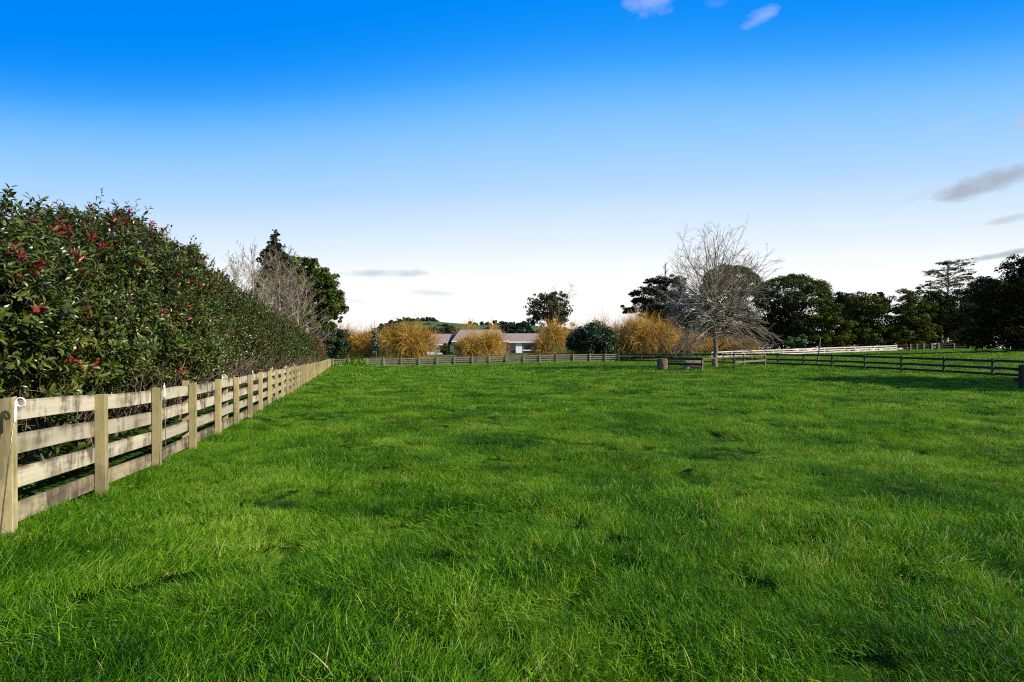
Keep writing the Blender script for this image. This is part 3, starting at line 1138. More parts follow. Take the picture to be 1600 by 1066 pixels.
d = nrm(vec_world(rng.normal(0, .5, m), rng.normal(-.25, .4, m), rng.uniform(.2, 1.3, m)))
ln_ = rng.uniform(.2, .75, (m, 1))
d2 = nrm(d + rng.normal(0, .3, d.shape))
sm_.tubes(np.stack([tb, tb + d * ln_ * .5, tb + d * ln_ * .5 + d2 * ln_ * .5], 1), rng.uniform(.003, .007, (m, 1)) * np.array([[1, .8, .4]]), 3, np.clip(rng.normal(.5, .3, m), 0, 1))
so = sm_.mesh('stems', M['stem'])
so.transform(Matrix.Translation(-hedge_root.location))
st_ = link('stems', so, hedge_root)
st_['kind'] = 'stuff'

# weeds along the hedge foot
wm = MB()
n = 5200
s = 2.8 + 60 * rng.random(n) ** 1.8
t = rng.uniform(.13, 1.15, n)
hgt = rng.uniform(.02, .30, n) * (1 - .35 * (t < .3)) * (.35 + 1.1 * vnoise(s, t, 1.1, 3))
pos = to_world(s, t, hgt)
pos[:, 2] = G(pos[:, 0], pos[:, 1]) + hgt
D = nrm(np.stack([rng.normal(size=n), rng.normal(size=n), rng.uniform(-.3, .4, n)], -1))
wm.leaves(pos, D, np.array([[0, 0, 1.]]) + rng.normal(0, .3, (n, 3)), rng.uniform(.03, .085, n), rng.random(n), 1.5)
wo = link('weeds', wm.mesh('weeds', M['weed']))
tag(wo, 'low green weeds growing under the hedge behind the fence rails', 'weeds', None, 'stuff')

# pigtail electric fence standards leaning on the left fence
white = plain('white_insulator', (.8, .8, .78), .4, .4, 0, 30, .05)
steel = plain('rod_steel', (.2, .185, .16), .4, .5, .8, 30, .15)
PIG = [(24, 0.05, 'white curled top pigtail standard leaning on the nearest fence post', 0.0),
       (257, 0.02, 'thin white standard upright beside the third fence post', 2.12),
       (347, 0.02, 'white pigtail standard with a round loop above the fifth fence post', 0.2),
       (395, 0.03, 'small white topped standard on the hedge side past the seventh post', 2.0),
       (426, 0.0, 'small white topped standard with its tip just above the far rails', 2.1),
       (445, 0.02, 'pale looped standard tip above the fence midway along', .1),
       (460, 0.02, 'farthest white standard tip on the long left fence', 2.0)]
for px, lean, lab, rz in PIG:
    u_ = (px - 800) / F
    tt = -.115 if px < 300 else .16
    Zp = fence_depth(px, tt)
    x, y = u_ * Zp, Zp
    r_ = empty('pigtail_standard', (x, y, gz(x, y)), lab, 'fence standard', 'white pigtail standards along the left fence')
    r_.rotation_euler = (0, 0, rz)
    hh = 1.06 if px > 30 else 1.0
    tube_obj('rod', [(-lean * 2.2, -.02, -.05), (-lean, -.01, hh * .55), (0, 0, hh)], .0045, steel, r_, 6)
    tube_obj('insulator', [(-.004, 0, hh - .10), (0, 0, hh), (.002, 0, hh + .05)], .0085, white, r_, 8)
    ang = np.linspace(math.pi, -math.pi * 1.08, 22)
    loop = [(.036 + .036 * math.cos(q), .012 * i / 21, hh + .05 + .034 * math.sin(q)) for i, q in enumerate(ang)]
    tube_obj('loop', loop, .0062, white, r_, 6)

# ---------------------------------------------------------------- house
HYZ = 126.0


def hX(px):
    return at(px, HYZ)


def hH(py):
    return hz(py, HYZ)


hb = gz(hX(780), HYZ)
house = empty('house', (hX(780), HYZ, hb), 'long low house with brown grey roofs half hidden by golden willows', 'house')
roofm = plain('roof_tiles', (.25, .19, .145), .95, .0, 0, 3, .2, .3)
wallm = plain('white_render', (.72, .70, .66), .8, .2, 0, 2, .06)
trim = plain('white_trim', (.78, .77, .74), .5, .3, 0, 4, .04)
brickm = plain('brown_cladding', (.22, .15, .10), .85, .2, 0, 2, .25)
m_, n_, l_, out_ = newmat('window_glass')
p_ = n_.new('ShaderNodeBsdfPrincipled')
p_.inputs['Base Color'].default_value = (.03, .035, .04, 1)
p_.inputs['Roughness'].default_value = .08
p_.inputs['Specular IOR Level'].default_value = .7
l_.new(p_.outputs[0], out_.inputs[0])
glass = m_


def hobj(name, mbx, mat, parent=house):
    return link(name, mbx.mesh(name, mat), parent)


def slab(corners, th):
    """solid roof plane: four corners, thickness down"""
    c = np.array(corners, float)
    q = MB()
    v = np.concatenate([c, c - np.array([0, 0, th])])
    q.add(v, quads=[(0, 1, 2, 3), (7, 6, 5, 4), (0, 4, 5, 1), (1, 5, 6, 2), (2, 6, 7, 3), (3, 7, 4, 0)])
    return q


ox, oz = house.location.x, house.location.z


def hp_(px, y, py):
    """house-local point from a front-plane pixel and a depth offset"""
    return (hX(px) - ox, y, hH(py) - oz)


ro = hobj('roof', slab([hp_(706, -0.4, 533), hp_(793, -0.4, 533), hp_(781, 5, 513.5), hp_(716, 5, 513.5)], .18), roofm)
hobj('roof_back', slab([hp_(716, 5, 513.5), hp_(781, 5, 513.5), hp_(793, 10.4, 533), hp_(706, 10.4, 533)], .18), roofm)
hobj('hip', slab([hp_(793, -.4, 533), hp_(793, 10.4, 533), hp_(781.4, 5.02, 513.5), hp_(781.2, 4.98, 513.5)], .18), roofm)
q = MB(); q.box(np.array(hp_(749, 5, 513.2)), ((hX(781) - hX(716)) / 2, .16, .08)); hobj('ridge_cap', q, roofm)
hobj('roof', slab([hp_(786, .8, 534), hp_(862, .8, 534), hp_(862, 5.5, 519.5), hp_(786, 5.5, 519.5)], .18), roofm)
hobj('roof_back', slab([hp_(786, 5.5, 519.5), hp_(862, 5.5, 519.5), hp_(862, 10, 534), hp_(786, 10, 534)], .18), roofm)
hobj('roof', slab([hp_(664, .2, 538), hp_(699, .2, 538), hp_(701, 4.5, 520.5), hp_(664, 4.5, 520.5)], .18), roofm)
hobj('roof_back', slab([hp_(664, 4.5, 520.5), hp_(701, 4.5, 520.5), hp_(699, 9, 538), hp_(664, 9, 538)], .18), roofm)
slate = plain('slate_grey_roof', (.10, .11, .13), .7, .3, 0, 3, .2)
hobj('roof', slab([hp_(697, 2.5, 533), hp_(714, 2.5, 533), hp_(711, 6, 521), hp_(700, 6, 521)], .15), slate)


def hbox(name, px0, px1, y0, y1, pt, pb, mat, parent=house):
    a0, b0 = hp_(px0, y0, pt), hp_(px1, y1, pb)
    q_ = MB()
    c = ((a0[0] + b0[0]) / 2, (y0 + y1) / 2, (a0[2] + b0[2]) / 2)
    q_.box(c, (abs(b0[0] - a0[0]) / 2, abs(y1 - y0) / 2, abs(a0[2] - b0[2]) / 2))
    return hobj(name, q_, mat, parent)


hbox('wall', 708, 791, .3, 9.8, 534.2, 562, brickm)
hbox('wall', 792, 860, 1.6, 9.4, 535.4, 562, brickm)
hbox('wall', 666, 697, .9, 8.4, 539.4, 562, wallm)
hbox('gutter', 706, 793.4, -.56, -.41, 532.8, 534.6, trim)
hbox('gutter', 794.2, 862, .64, .79, 533.8, 535.6, trim)
hbox('gutter', 664, 699, .04, .19, 537.8, 539.4, trim)
hbox('barge_board', 792.0, 793.4, -.4, 1.2, 531, 533, trim)
hbox('column', 806, 816, 1.1, 1.55, 535.8, 562, trim)
hbox('column', 849, 855, 1.1, 1.55, 535.8, 562, trim)
hbox('sill', 817, 849, 1.2, 1.58, 547, 548.2, trim)
for a0, b0 in ((794.5, 805.5), (817, 832), (833, 848.5)):
    w_ = hbox('window', a0, b0, 1.48, 1.56, 536.4, 547, trim)
    q_ = MB()
    a1, b1 = hp_(a0 + .8, 1.45, 537.2), hp_(b0 - .8, 1.47, 546.4)
    q_.box(((a1[0] + b1[0]) / 2, 1.455, (a1[2] + b1[2]) / 2), (abs(b1[0] - a1[0]) / 2, .02, abs(a1[2] - b1[2]) / 2))
    link('pane', q_.mesh('pane', glass), w_)
for a0, b0 in ((725, 740), (752, 770)):
    w_ = hbox('window', a0, b0, .2, .28, 537, 548, trim)
    q_ = MB()
    a1, b1 = hp_(a0 + .8, .17, 538), hp_(b0 - .8, .2, 547)
    q_.box(((a1[0] + b1[0]) / 2, .18, (a1[2] + b1[2]) / 2), (abs(b1[0] - a1[0]) / 2, .02, abs(a1[2] - b1[2]) / 2))
    link('pane', q_.mesh('pane', glass), w_)
hbox('garage_door', 683, 691, .8, .87, 541, 556, trim)
# pale loading ramp / low white board lying before the house
# ---------------------------------------------------------------- willows
def willow(px, hw, pt, Z, label, seed, n=1700, dark=0.0):
    rng = np.random.default_rng(seed)
    x0 = at(px, Z)
    b = gz(x0, Z)
    root = empty('golden_willow', (x0, Z, b), label, 'willow', 'golden willows beyond the end fence')
    H = hz(pt, Z) - b
    W = hw * Z / F
    # stubby trunks
    k = 7
    az_ = rng.uniform(0, 6.28, k)
    P = []
    for i in range(5):
        f = i / 4
        P.append(np.stack([np.cos(az_) * W * .28 * f + rng.normal(0, .05, k), np.sin(az_) * W * .28 * f, -.2 + H * .5 * f * np.ones(k)], -1))
    P = np.stack(P, 1)
    R = rng.uniform(.07, .14, (k, 1)) * np.linspace(1, .4, 5)[None]
    tm = MB()
    tm.tubes(P, R, 6, .2)
    link('trunk', tm.mesh('trunk', M['bark'], True), root)
    # withies: from the heart outwards to an uneven rounded edge, the outer ones arching over
    nn = n
    cz = H * .46
    nl = 5
    la = rng.uniform(0, 6.283) + np.arange(nl) * 2 * np.pi / nl + rng.normal(0, .4, nl)
    lx = np.stack([np.cos(la) * W * .55, np.sin(la) * W * .4], -1) * rng.uniform(.5, 1.15, (nl, 1))
    lsz = rng.uniform(.42, .66, nl)
    lh = np.clip(rng.normal(.80, .13, nl), .55, 1.0)
    lh[rng.integers(0, nl)] = 1.0
    lob_ = rng.choice(nl, nn, p=lsz ** 2 / (lsz ** 2).sum())
    dirv = nrm(rng.normal(size=(nn, 3)) + np.array([0, 0, .25]))
    dirv[:, 2] = np.where(dirv[:, 2] < -.8, -dirv[:, 2] * .6, dirv[:, 2])
    dirv = nrm(dirv)
    a_ = np.arctan2(dirv[:, 1], dirv[:, 0])
    clump = .6 * vnoise(a_ * 1.9, dirv[:, 2] * 3, 1.0, seed) + .4 * vnoise(a_ * 5, dirv[:, 2] * 8, 1.0, seed + 3)
    edge = (.80 + .75 * (clump - .4)) * rng.uniform(.70, 1.14, nn)
    rad0 = rng.uniform(.12, .68, nn)
    scl_ = np.stack([W * 1.1 * lsz[lob_], W * lsz[lob_], H * .54 * lh[lob_]], -1)
    ctr = np.stack([lx[lob_, 0], lx[lob_, 1], H * .46 * lh[lob_]], -1)
    st0 = ctr + dirv * scl_ * rad0[:, None]
    tgt = ctr + nrm(dirv + rng.normal(0, .20, (nn, 3))) * scl_ * edge[:, None]
    hang = (rng.random(nn) < .5) * np.clip(1.15 - np.abs(dirv[:, 2]) * .9, 0, 1)
    up_ = rng.random(nn) < .35
    L = np.linalg.norm(tgt - st0, axis=1)
    f = np.linspace(0, 1, 5)[None, :, None]
    P = st0[:, None] * (1 - f) + tgt[:, None] * f
    P[..., 2] += (np.sin(f[..., 0] * np.pi * .75) * .38 - f[..., 0] ** 2 * rng.uniform(.2, 1.3, (nn, 1)) * hang[:, None]) * L[:, None]
    P[..., 2] += (up_ * rng.uniform(.0, .22, nn))[:, None] * f[..., 0] ** 1.5 * L[:, None]
    P[:, 1:] += rng.normal(0, .07, (nn, 4, 3))
    P[..., 2] = np.clip(P[..., 2], .12, None)
    R = rng.uniform(.010, .026, (nn, 1)) * np.linspace(1, .45, 5)[None]
    m_ = MB()
    tint = np.clip(rng.normal(.6, .26, nn) + .6 * (clump - .5) - dark, 0, 1)
    P, R = P[:, [0, 1, 3, 4]], R[:, [0, 1, 3, 4]]
    m_.tubes(P, R, 3, tint)
    CP, CR = spawn(P, R, 2, .1, .95, .5, .5, 2, up=-.03, jit=.15, rng=rng, rs=.8, tip=.5)
    m_.tubes(CP, CR, 3, np.clip(np.repeat(tint, 2) + rng.normal(0, .12, nn * 2), 0, 1))
    cr = link('branches', m_.mesh('branches', M['willow']), root)
    cr['kind'] = 'stuff'
    return root


WIL = [(533, 38, 498, 95, 'orange willow behind the dark bush at the left fence corner', 1500),
       (572, 40, 510, 92, 'low golden willow standing behind the gap in the end fence', 1500),
       (640, 50, 501, 90, 'broad golden willow left of the house', 2400),
       (743, 44, 517, 91, 'golden willow standing in front of the main house roof', 1900),
       (728, 22, 501, 140, 'orange willow rising behind the left house gable', 900),
       (775, 22, 503, 142, 'small orange willow showing above the main roof ridge', 700),
       (858, 30, 496, 92, 'pale thin willow in front of the right house wing', 1100),
       (905, 42, 503, 96, 'golden willow left behind the round dark bush', 1300),
       (955, 50, 494, 96, 'golden willow rising right behind the round dark bush', 1900),
       (1012, 60, 490, 95, 'largest bright golden willow right of the round dark bush', 2600),
       (1075, 50, 510, 98, 'golden willow seen through the left side of the bare tree', 1400),
       (1135, 52, 524, 99, 'low golden willow seen under the bare tree', 1200)]
for k, (px, hw, pt, Z, lab, n) in enumerate(WIL):
    willow(px, hw, pt, Z, lab, 40 + k, int(n * 1.65))

# ---------------------------------------------------------------- the bare spreading tree
def bare_tree(name, label, x, y, H, tr, specs, mat, bark, seed, extra=None, n2=12, n3=5, up2=.0, ang2=.75, ang3=.7, group=None, tint0=.5, len2=.5, len3=.42, lean=(0, 0)):
    rng = np.random.default_rng(seed)
    b = gz(x, y)
    root = empty(name, (x, y, b), label, 'tree', group)
    tm, TP = trunk_mesh(H, tr, bark, lean, flare=1.55, K=12, wob=.05, seed=seed)
    link('trunk', tm, root)
    P1, R1 = limbs((0, 0, 0), specs, 7, rng, .13)
    # start each limb on the trunk
    off = np.stack([np.interp(P1[:, 0, 2], TP[:, 2], TP[:, 0]), np.interp(P1[:, 0, 2], TP[:, 2], TP[:, 1]), np.zeros(len(P1))], -1)
    P1 = P1 + off[:, None]
    if extra is not None:
        P1, R1 = np.concatenate([P1, extra[0]]), np.concatenate([R1, extra[1]])
    m1 = MB()
    m1.tubes(P1, R1, 5, np.clip(rng.normal(tint0, .15, len(P1)), 0, 1))
    link('limbs', m1.mesh('limbs', mat, True), root)
    m2 = MB()
    P2, R2 = spawn(P1, R1, n2, .15, .98, ang2, len2, 5, up=up2, jit=.13, rng=rng, rs=.62)
    R2 = np.maximum(R2, .010)
    m2.tubes(P2, R2, 3, np.clip(rng.normal(tint0, .2, len(P2)), 0, 1))
    P3, R3 = spawn(P2, R2, n3, .15, .98, ang3, len3, 3, up=up2, jit=.15, rng=rng, rs=.65)
    R3 = np.maximum(R3, .0075)
    m2.tubes(P3, R3, 3, np.clip(rng.normal(tint0 - .05, .25, len(P3)), 0, 1))
    t_ = link('twigs', m2.mesh('twigs', mat), root)
    t_['kind'] = 'stuff'
    return root


TZ = 49.0
rng = np.random.default_rng(8)
sp = []
HT = hz(346, TZ) - gz(at(1117, TZ), TZ)
for i in range(62):
    f = (i + rng.uniform(0, .9)) / 62
    h = 2.75 + 3.9 * f
    elv = np.interp(f, [0, .4, 1], [-.05, .12, .42]) + rng.normal(0, .13)
    ln_ = np.interp(f, [0, .15, .5, 1], [4.6, 5.3, 5.4, 5.0]) * rng.uniform(.7, 1.1)
    sp.append((h, i * 2.4 + rng.normal(0, .35), elv, ln_, .042 * rng.uniform(.7, 1.2), np.interp(f, [0, 1], [-.115, -.05])))
# the rounded top: leaders that fan out to an even dome
kk = 34
ii_ = np.arange(kk) + .5
th_ = np.arccos(1 - .97 * ii_ / kk)
ph_ = ii_ * 2.4 + rng.normal(0, .25, kk)
rr_ = rng.uniform(.82, 1.06, kk)
tg = np.stack([4.75 * np.sin(th_) * np.cos(ph_) * rr_, 4.75 * np.sin(th_) * np.sin(ph_) * rr_, HT * .56 + HT * .43 * np.cos(th_) * rr_], -1)
sz = np.interp(th_, [0, .5, 1.6], [HT * .72, HT * .52, HT * .36]) * rng.uniform(.9, 1.05, kk)
f_ = np.linspace(0, 1, 7)[None, :, None]
EP = np.stack([0 * sz, 0 * sz, sz], -1)[:, None] * (1 - f_) + tg[:, None] * f_
EP[..., 2] -= np.sin(f_[..., 0] * np.pi) * .45
EP[:, 1:] += np.cumsum(rng.normal(0, .125, (kk, 6, 3)), 1)
ER = rng.uniform(.035, .062, (kk, 1)) * np.linspace(1, .22, 7)[None]
bare_tree('bare_tree', 'bare spreading winter tree with pale drooping lower branches inside the timber rails', at(1117, TZ), TZ, HT * .80, .20, sp, M['twig'], M['bark'], 4, (EP, ER), n2=13, n3=5, up2=-.01, ang2=.6, ang3=.6, tint0=.5, len3=.38)

# ---------------------------------------------------------------- rails round the tree, stump, logs
pen = [(at(1043, 46.5), 46.5), (at(1097, 43.8), 43.8), (at(1195, 48.5), 48.5), (at(1162, 53.0), 53.0), (at(1130, 55.0), 55.0)]
root = empty('tree_guard_rails', (pen[0][0], pen[0][1], gz(*pen[0])), 'weathered brown post and rail guard standing around the bare tree', 'guard rail')
pp = [Vector((x, y, gz(x, y))) for x, y in pen]
brownr = wood('brown_rail', (.13, .075, .035), (.06, .04, .025), (.25, .2, .13), .5, lenx=4)
M['postguard'] = wood('guard_post', (.15, .12, .075), (.05, .04, .025), (.12, .1, .05), .5)
pms = post_mesh('post', .065, .065, 1.0, M['postguard'], 3)
pmd = post_mesh('post', .075, .065, .98, M['raildark'], 3)
for k, p in enumerate(pp):
    o = link('post', pmd if k == 0 else pms, root, p - pp[0])
    o.rotation_euler = (0, 0, .3 * k)
    if k == 2:
        o.scale = (1.1, 1.1, 1.1)
dpost = Vector((at(1148, 46.2), 46.2, 0)); dpost.z = gz(dpost.x, dpost.y)
link('post', post_mesh('post', .06, .06, .75, M['postguard'], 6), root, dpost - pp[0])


def rail_between(p, q_, h0, h1, hh, tt, mat, parent, org):
    a_ = p + Vector((0, 0, h0))
    b_ = q_ + Vector((0, 0, h1))
    d_ = b_ - a_
    o = link('rail', box_mesh('rail', (.5, tt, hh), mat, .005, .004, int(h0 * 50)), parent, (a_ + b_) / 2 - org)
    o.scale = (d_.length, 1, 1)
    o.rotation_euler = (0, -math.asin(d_.z / d_.length), math.atan2(d_.y, d_.x))
    return o


nf = Vector((0, -.09, 0))
rail_between(pp[0] + nf, pp[1] + nf, .88, .90, .10, .03, M['raildark'], root, pp[0])
rail_between(pp[0] + nf, pp[1] + nf, .47, .47, .10, .025, M['raildark'], root, pp[0])
rail_between(pp[1] + nf, pp[2] + nf, .90, .99, .055, .03, brownr, root, pp[0])
rail_between(dpost + nf, pp[2] + nf * 1.6, .48, .57, .075, .022, M['postguard'], root, pp[0])
rail_between(pp[2] - nf, pp[3] - nf, .62, .62, .06, .02, M['raildark'], root, pp[0])
rail_between(pp[3] - nf, pp[4] - nf, .55, .55, .06, .02, M['raildark'], root, pp[0])
# round stump
logm = plain('log_bark', (.12, .09, .055), .9, .1, 0, 6, .5, .5)
cutm = plain('cut_wood', (.42, .30, .16), .8, .2, 0, 9, .25, .2)


def round_log(name, label, loc, r, L, vertical, rz, seed, barkm=logm):
    g_ = np.random.default_rng(seed)
    rt = empty(name, loc, label, 'log' if not vertical else 'stump')
    S, K = 18, 7
    angs = np.arange(S) * 2 * np.pi / S
    prof_ = 1 + g_.normal(0, .035, S)
    v = []
    for k in range(K):
        f = k / (K - 1)
        rr = r * (1.0 + .06 * math.sin(f * 3.1)) * (prof_ + g_.normal(0, .02, S))
        if k in (0, K - 1):
            rr = rr * .95
        v.append(np.stack([rr * np.cos(angs), rr * np.sin(angs), np.full(S, (f - (0 if vertical else .5)) * L)], -1))
    v = np.array(v)
    q_ = [(k * S + j, k * S + (j + 1) % S, (k + 1) * S + (j + 1) % S, (k + 1) * S + j) for k in range(K - 1) for j in range(S)]
    bm_ = MB()
    bm_.add(v, quads=q_)
    cm = MB()
    for e_ in (0, K - 1):
        c = v[e_].mean(0) + np.array([0, 0, .01 if e_ else -.01])
        vv = np.concatenate([c[None], v[e_]])
        tt = [(0, 1 + j, 1 + (j + 1) % S) if e_ else (0, 1 + (j + 1) % S, 1 + j) for j in range(S)]
        cm.add(vv, tris=tt)
    for nm, mm, mt in (('bark', bm_, barkm), ('cut_face', cm, cutm)):
        o = link(nm, mm.mesh(nm, mt, nm == 'bark'), rt)
        if not vertical:
            o.rotation_euler = (0, math.pi / 2, 0)
    rt.rotation_euler = (0, 0, rz)
    return rt


x, y = at(1035, 45.6), 45.6
rt = round_log('stump', 'thick upright grey brown stump at the left end of the tree guard', (x, y, gz(x, y) - .04), .40, .95, True, 0, 1)
x, y = at(1084, 46.3), 46.3
round_log('log', 'fat log lying in the grass inside the tree guard', (x, y, gz(x, y) + .34), .36, 1.5, False, .12, 2)
x, y = at(1074.5, 44.8), 44.8
round_log('log', 'small cut round of yellow wood beside the fat log', (x, y, gz(x, y) + .16), .18, .32, False, 1.35, 3)
# leaning dead pole at the right fence
x, y = at(1277, 55.0), 55.0
lp = empty('leaning_pole', (x, y, gz(x, y)), 'thin leaning bare pole beside the dark right fence', 'pole')
tube_obj('pole', [(0, 0, -.2), (.06, 0, .6), (.22, .05, 1.5), (.36, .1, 2.5)], [.085, .075, .06, .03], M['bark'], lp)
tube_obj('side_twig', [(.3, .08, 2.2), (.42, .08, 2.55), (.6, .08, 2.6)], [.02, .015, .01], M['bark'], lp, 5)

# ---------------------------------------------------------------- bushes by the fence
leafy_tree('camellia_bush', 'dark glossy round bush at the far left corner of the fence', 515, 84.5, [(518, 538, 26, 24), (505, 530, 18, 18), (530, 545, 14, 16), (512, 548, 22, 14)], 6500, .22, M['camellia'], M['bark'], 535, .12, None, 'bush', 3, limbn=4, sub=22)
leafy_tree('camellia_bush', 'big round dark evergreen bush beyond the middle of the end fence', 927, 84.0, [(927, 532, 40, 24), (910, 538, 26, 16), (945, 536, 26, 18), (925, 520, 24, 13), (958, 545, 12, 8)], 10000, .24, M['camellia'], M['bark'], 540, .14, None, 'bush', 4, limbn=6, sub=26)
leafy_tree('young_gum_tree', 'slim silvery green young tree between the two left willows', 588, 88, [(587, 535, 7, 16), (584, 522, 5, 12), (590, 548, 8, 8)], 1100, .22, M['silver'], M['palebark'], 512, .07, None, 'tree', 5, limbn=3, sub=14)
leafy_tree('dark_tree', 'small dark leafy tree between the left gable and the willow', 692, 110, [(693, 548, 9, 10), (697, 540, 5, 7)], 900, .25, M['dark'], M['bark'], 545, .1, None, 'tree', 6, limbn=2, sub=12)

# ---------------------------------------------------------------- trees behind the hedge
def upspec(n, H, seed, lo=.12, elv0=.7, L0=.5, rad=.05):
    g_ = np.random.default_rng(seed)
    r_ = []
    for i in range(n):
        f = (i + g_.random()) / n
        r_.append((H * (lo + (.88 - lo) * f), i * 2.4 + g_.normal(0, .4), elv0 + .4 * f + g_.normal(0, .15), H * L0 * (1 - .6 * f) * g_.uniform(.7, 1.15), rad * (1 - .5 * f), .05))
    return r_


for k, (px, Z, pt, n, lab, mt) in enumerate([
        (372, 42, 398, 26, 'thin grey bare tree rising first behind the hedge', 'twig'),
        (395, 47, 388, 26, 'bare grey tree between the hedge and the dark conifer', 'twig'),
        (436, 52, 392, 40, 'wide bare tree with reddish twigs behind the hedge', 'twigpink'),
        (466, 56, 424, 34, 'bare pinkish twigged tree in front of the dark green tree', 'twigpink'),
        (452, 58, 450, 30, 'low bare silvery shrub behind the hedge top', 'twig')]):
    x = at(px, Z)
    H = hz(pt, Z) - gz(x, Z)
    bare_tree('bare_shrub_tree', lab, x, Z, H * .86, .10, upspec(n, H, 60 + k, .15, .55, .5, .04), M[mt], M['palebark'], 70 + k, n2=11, n3=5, up2=.10, group='bare trees behind the hedge', tint0=.58, ang2=.55)
leafy_tree('macrocarpa_tree', 'large dense dark green dome shaped tree past the hedge end', 488, 86, [(488, 455, 46, 46), (515, 470, 30, 34), (470, 430, 34, 28), (530, 485, 15, 20), (455, 460, 30, 40), (480, 412, 26, 10), (500, 500, 40, 22)], 17000, .30, M['macro'], M['bark'], 430, .45, None, 'tree', 7, limbn=12, sub=60, subr=.21)
leafy_tree('spire_conifer', 'dark pointed conifer tip standing above the bare trees', 429, 80, [(428.5, 362, 3, 6), (429, 369, 6, 8), (428, 380, 11, 8), (430, 392, 18, 10), (427, 404, 24, 11), (430, 418, 24, 12), (428, 440, 28, 20), (444, 388, 5, 5)], 6500, .28, M['pine'], M['bark'], 359, .25, None, 'tree', 8, limbn=5, sub=30, subr=.34, even=.55, dens=2.4)
leafy_tree('evergreen_shrub', 'dull green shrub filling the base of the bare trees', 425, 58, [(420, 460, 26, 26), (450, 490, 24, 22), (398, 470, 18, 22), (480, 505, 20, 14)], 5200, .2, M['macro'], M['bark'], 480, .15, None, 'shrub', 9, limbn=3, sub=24)

# ---------------------------------------------------------------- trees behind the house and to the right
leafy_tree('mixed_tree', 'half bare olive tree standing behind the pale thin willow', 858, 112, [(850, 480, 26, 22), (873, 478, 20, 20), (835, 490, 18, 16), (880, 495, 16, 16), (868, 463, 16, 11), (846, 466, 16, 9), (828, 482, 13, 13), (850, 500, 24, 14), (878, 504, 22, 14), (889, 484, 12, 11)], 4200, .34, M['mixed'], M['bark'], 478, .25, None, 'tree', 10, limbn=12, sub=22, subr=.26, dens=1.9, grow=1.1)
x = at(880, 112)
bare_tree('bare_tree', 'bare grey leader branching out above the half bare olive tree', at(876, 113), 113, hz(455, 113) - gz(at(876, 113), 113), .13, [(8.5, .1, .9, 6, .05, 0), (9.5, .3, .7, 5.2, .05, 0), (9.8, -.2, 1.1, 5, .05, 0), (8, 2.6, 1.0, 4.5, .05, 0), (10, 2.2, 1.2, 4, .04, 0)], M['twig'], M['bark'], 31, n2=9, n3=4, up2=.05, tint0=.35)


def pine(name, label, px, Z, pt, tiers, mat, bark, seed, tr=.3, n=240, leader=0, size=.42, flatk=.35, group=None, density=1.0, tw=1.0):
    """tiers: (px, py, half width px, half height px) foliage pads each carried by a limb"""
    rng = np.random.default_rng(seed)
    x0 = at(px, Z)
    b = gz(x0, Z)
    root = empty(name, (x0, Z, b), label, 'tree', group)
    s = Z / F
    H = hz(pt, Z) - b
    tm, TP = trunk_mesh(H, tr, bark, (0, 0), flare=1.3, wob=.07, seed=seed)
    link('trunk', tm, root)
    m_, lm = MB(), MB()
    for cx, cy, w, h in tiers:
        w, h = w * tw, h * tw
        for rep in range(2):
            ex = at(cx, Z) - x0 + rng.normal(0, .2)
            ez = hz(cy, Z) - b + rng.normal(0, .15)
            ey = rng.normal(0, .9) * w * s
            hz0 = np.clip(ez - abs(ex) * rng.uniform(.2, .45) - .4, .5, H * .97)
            f = np.linspace(0, 1, 6)[:, None]
            P = np.array([[0, 0, hz0]]) * (1 - f) + np.array([[ex, ey, ez - .1]]) * f
            P[:, 2] += np.sin(f[:, 0] * np.pi) * .25
            P[1:-1] += rng.normal(0, .08, (4, 3))
            R = (.085 if rep == 0 else .06) * np.linspace(1, .3, 6) * (tr / .3)
            lm.tubes(P[None], R[None], 5)
            CP, CR = spawn(P[None], R[None], 9, .35, 1, .6, .42, 4, up=.12, jit=.12, rng=rng, rs=.6)
            lm.tubes(CP, CR, 3)
        k = int(2.3 * n * density * (w * h / 90) ** .75) + 120
        nc = max(8, int(w * 1.1))
        cc = np.stack([at(cx, Z) - x0 + rng.normal(0, .5, nc) * w * s, rng.normal(0, .5, nc) * w * s, hz(cy, Z) - b + rng.normal(0, .4, nc) * h * s], -1)
        q = rng.integers(0, nc, k)
        e_ = nrm(rng.normal(size=(k, 3)))
        sr = np.array([.34 * w * s, .34 * w * s, max(.30, .5 * h * s) * flatk * 2])
        pos = cc[q] + e_ * sr * rng.uniform(.3, 1, (k, 1))
        D = nrm(e_ * np.array([1, 1, .3]) + rng.normal(0, .4, (k, 3)) + np.array([0, 0, .5]))
        m_.cards(pos, D, nrm(rng.normal(size=(k, 3)) + np.array([0, 0, 1.0])), size * rng.uniform(.6, 1.3, k), size * .38, np.clip(rng.normal(.45, .25, k), 0, 1))
    if leader:
        CP, CR = spawn(TP[None], np.full((1, len(TP)), .08), leader, .72, .99, .8, .16, 5, up=.1, jit=.15, rng=rng, rs=.5)
        lm.tubes(CP, np.maximum(CR, .018), 3)
        C2, R2 = spawn(CP, CR, 5, .3, 1, .7, .5, 3, rng=rng)
        lm.tubes(C2, np.maximum(R2, .014), 3)
    link('limbs', lm.mesh('limbs', bark, True), root)
    c_ = link('crown', m_.mesh('crown', mat), root)
    c_['kind'] = 'stuff'
    return root


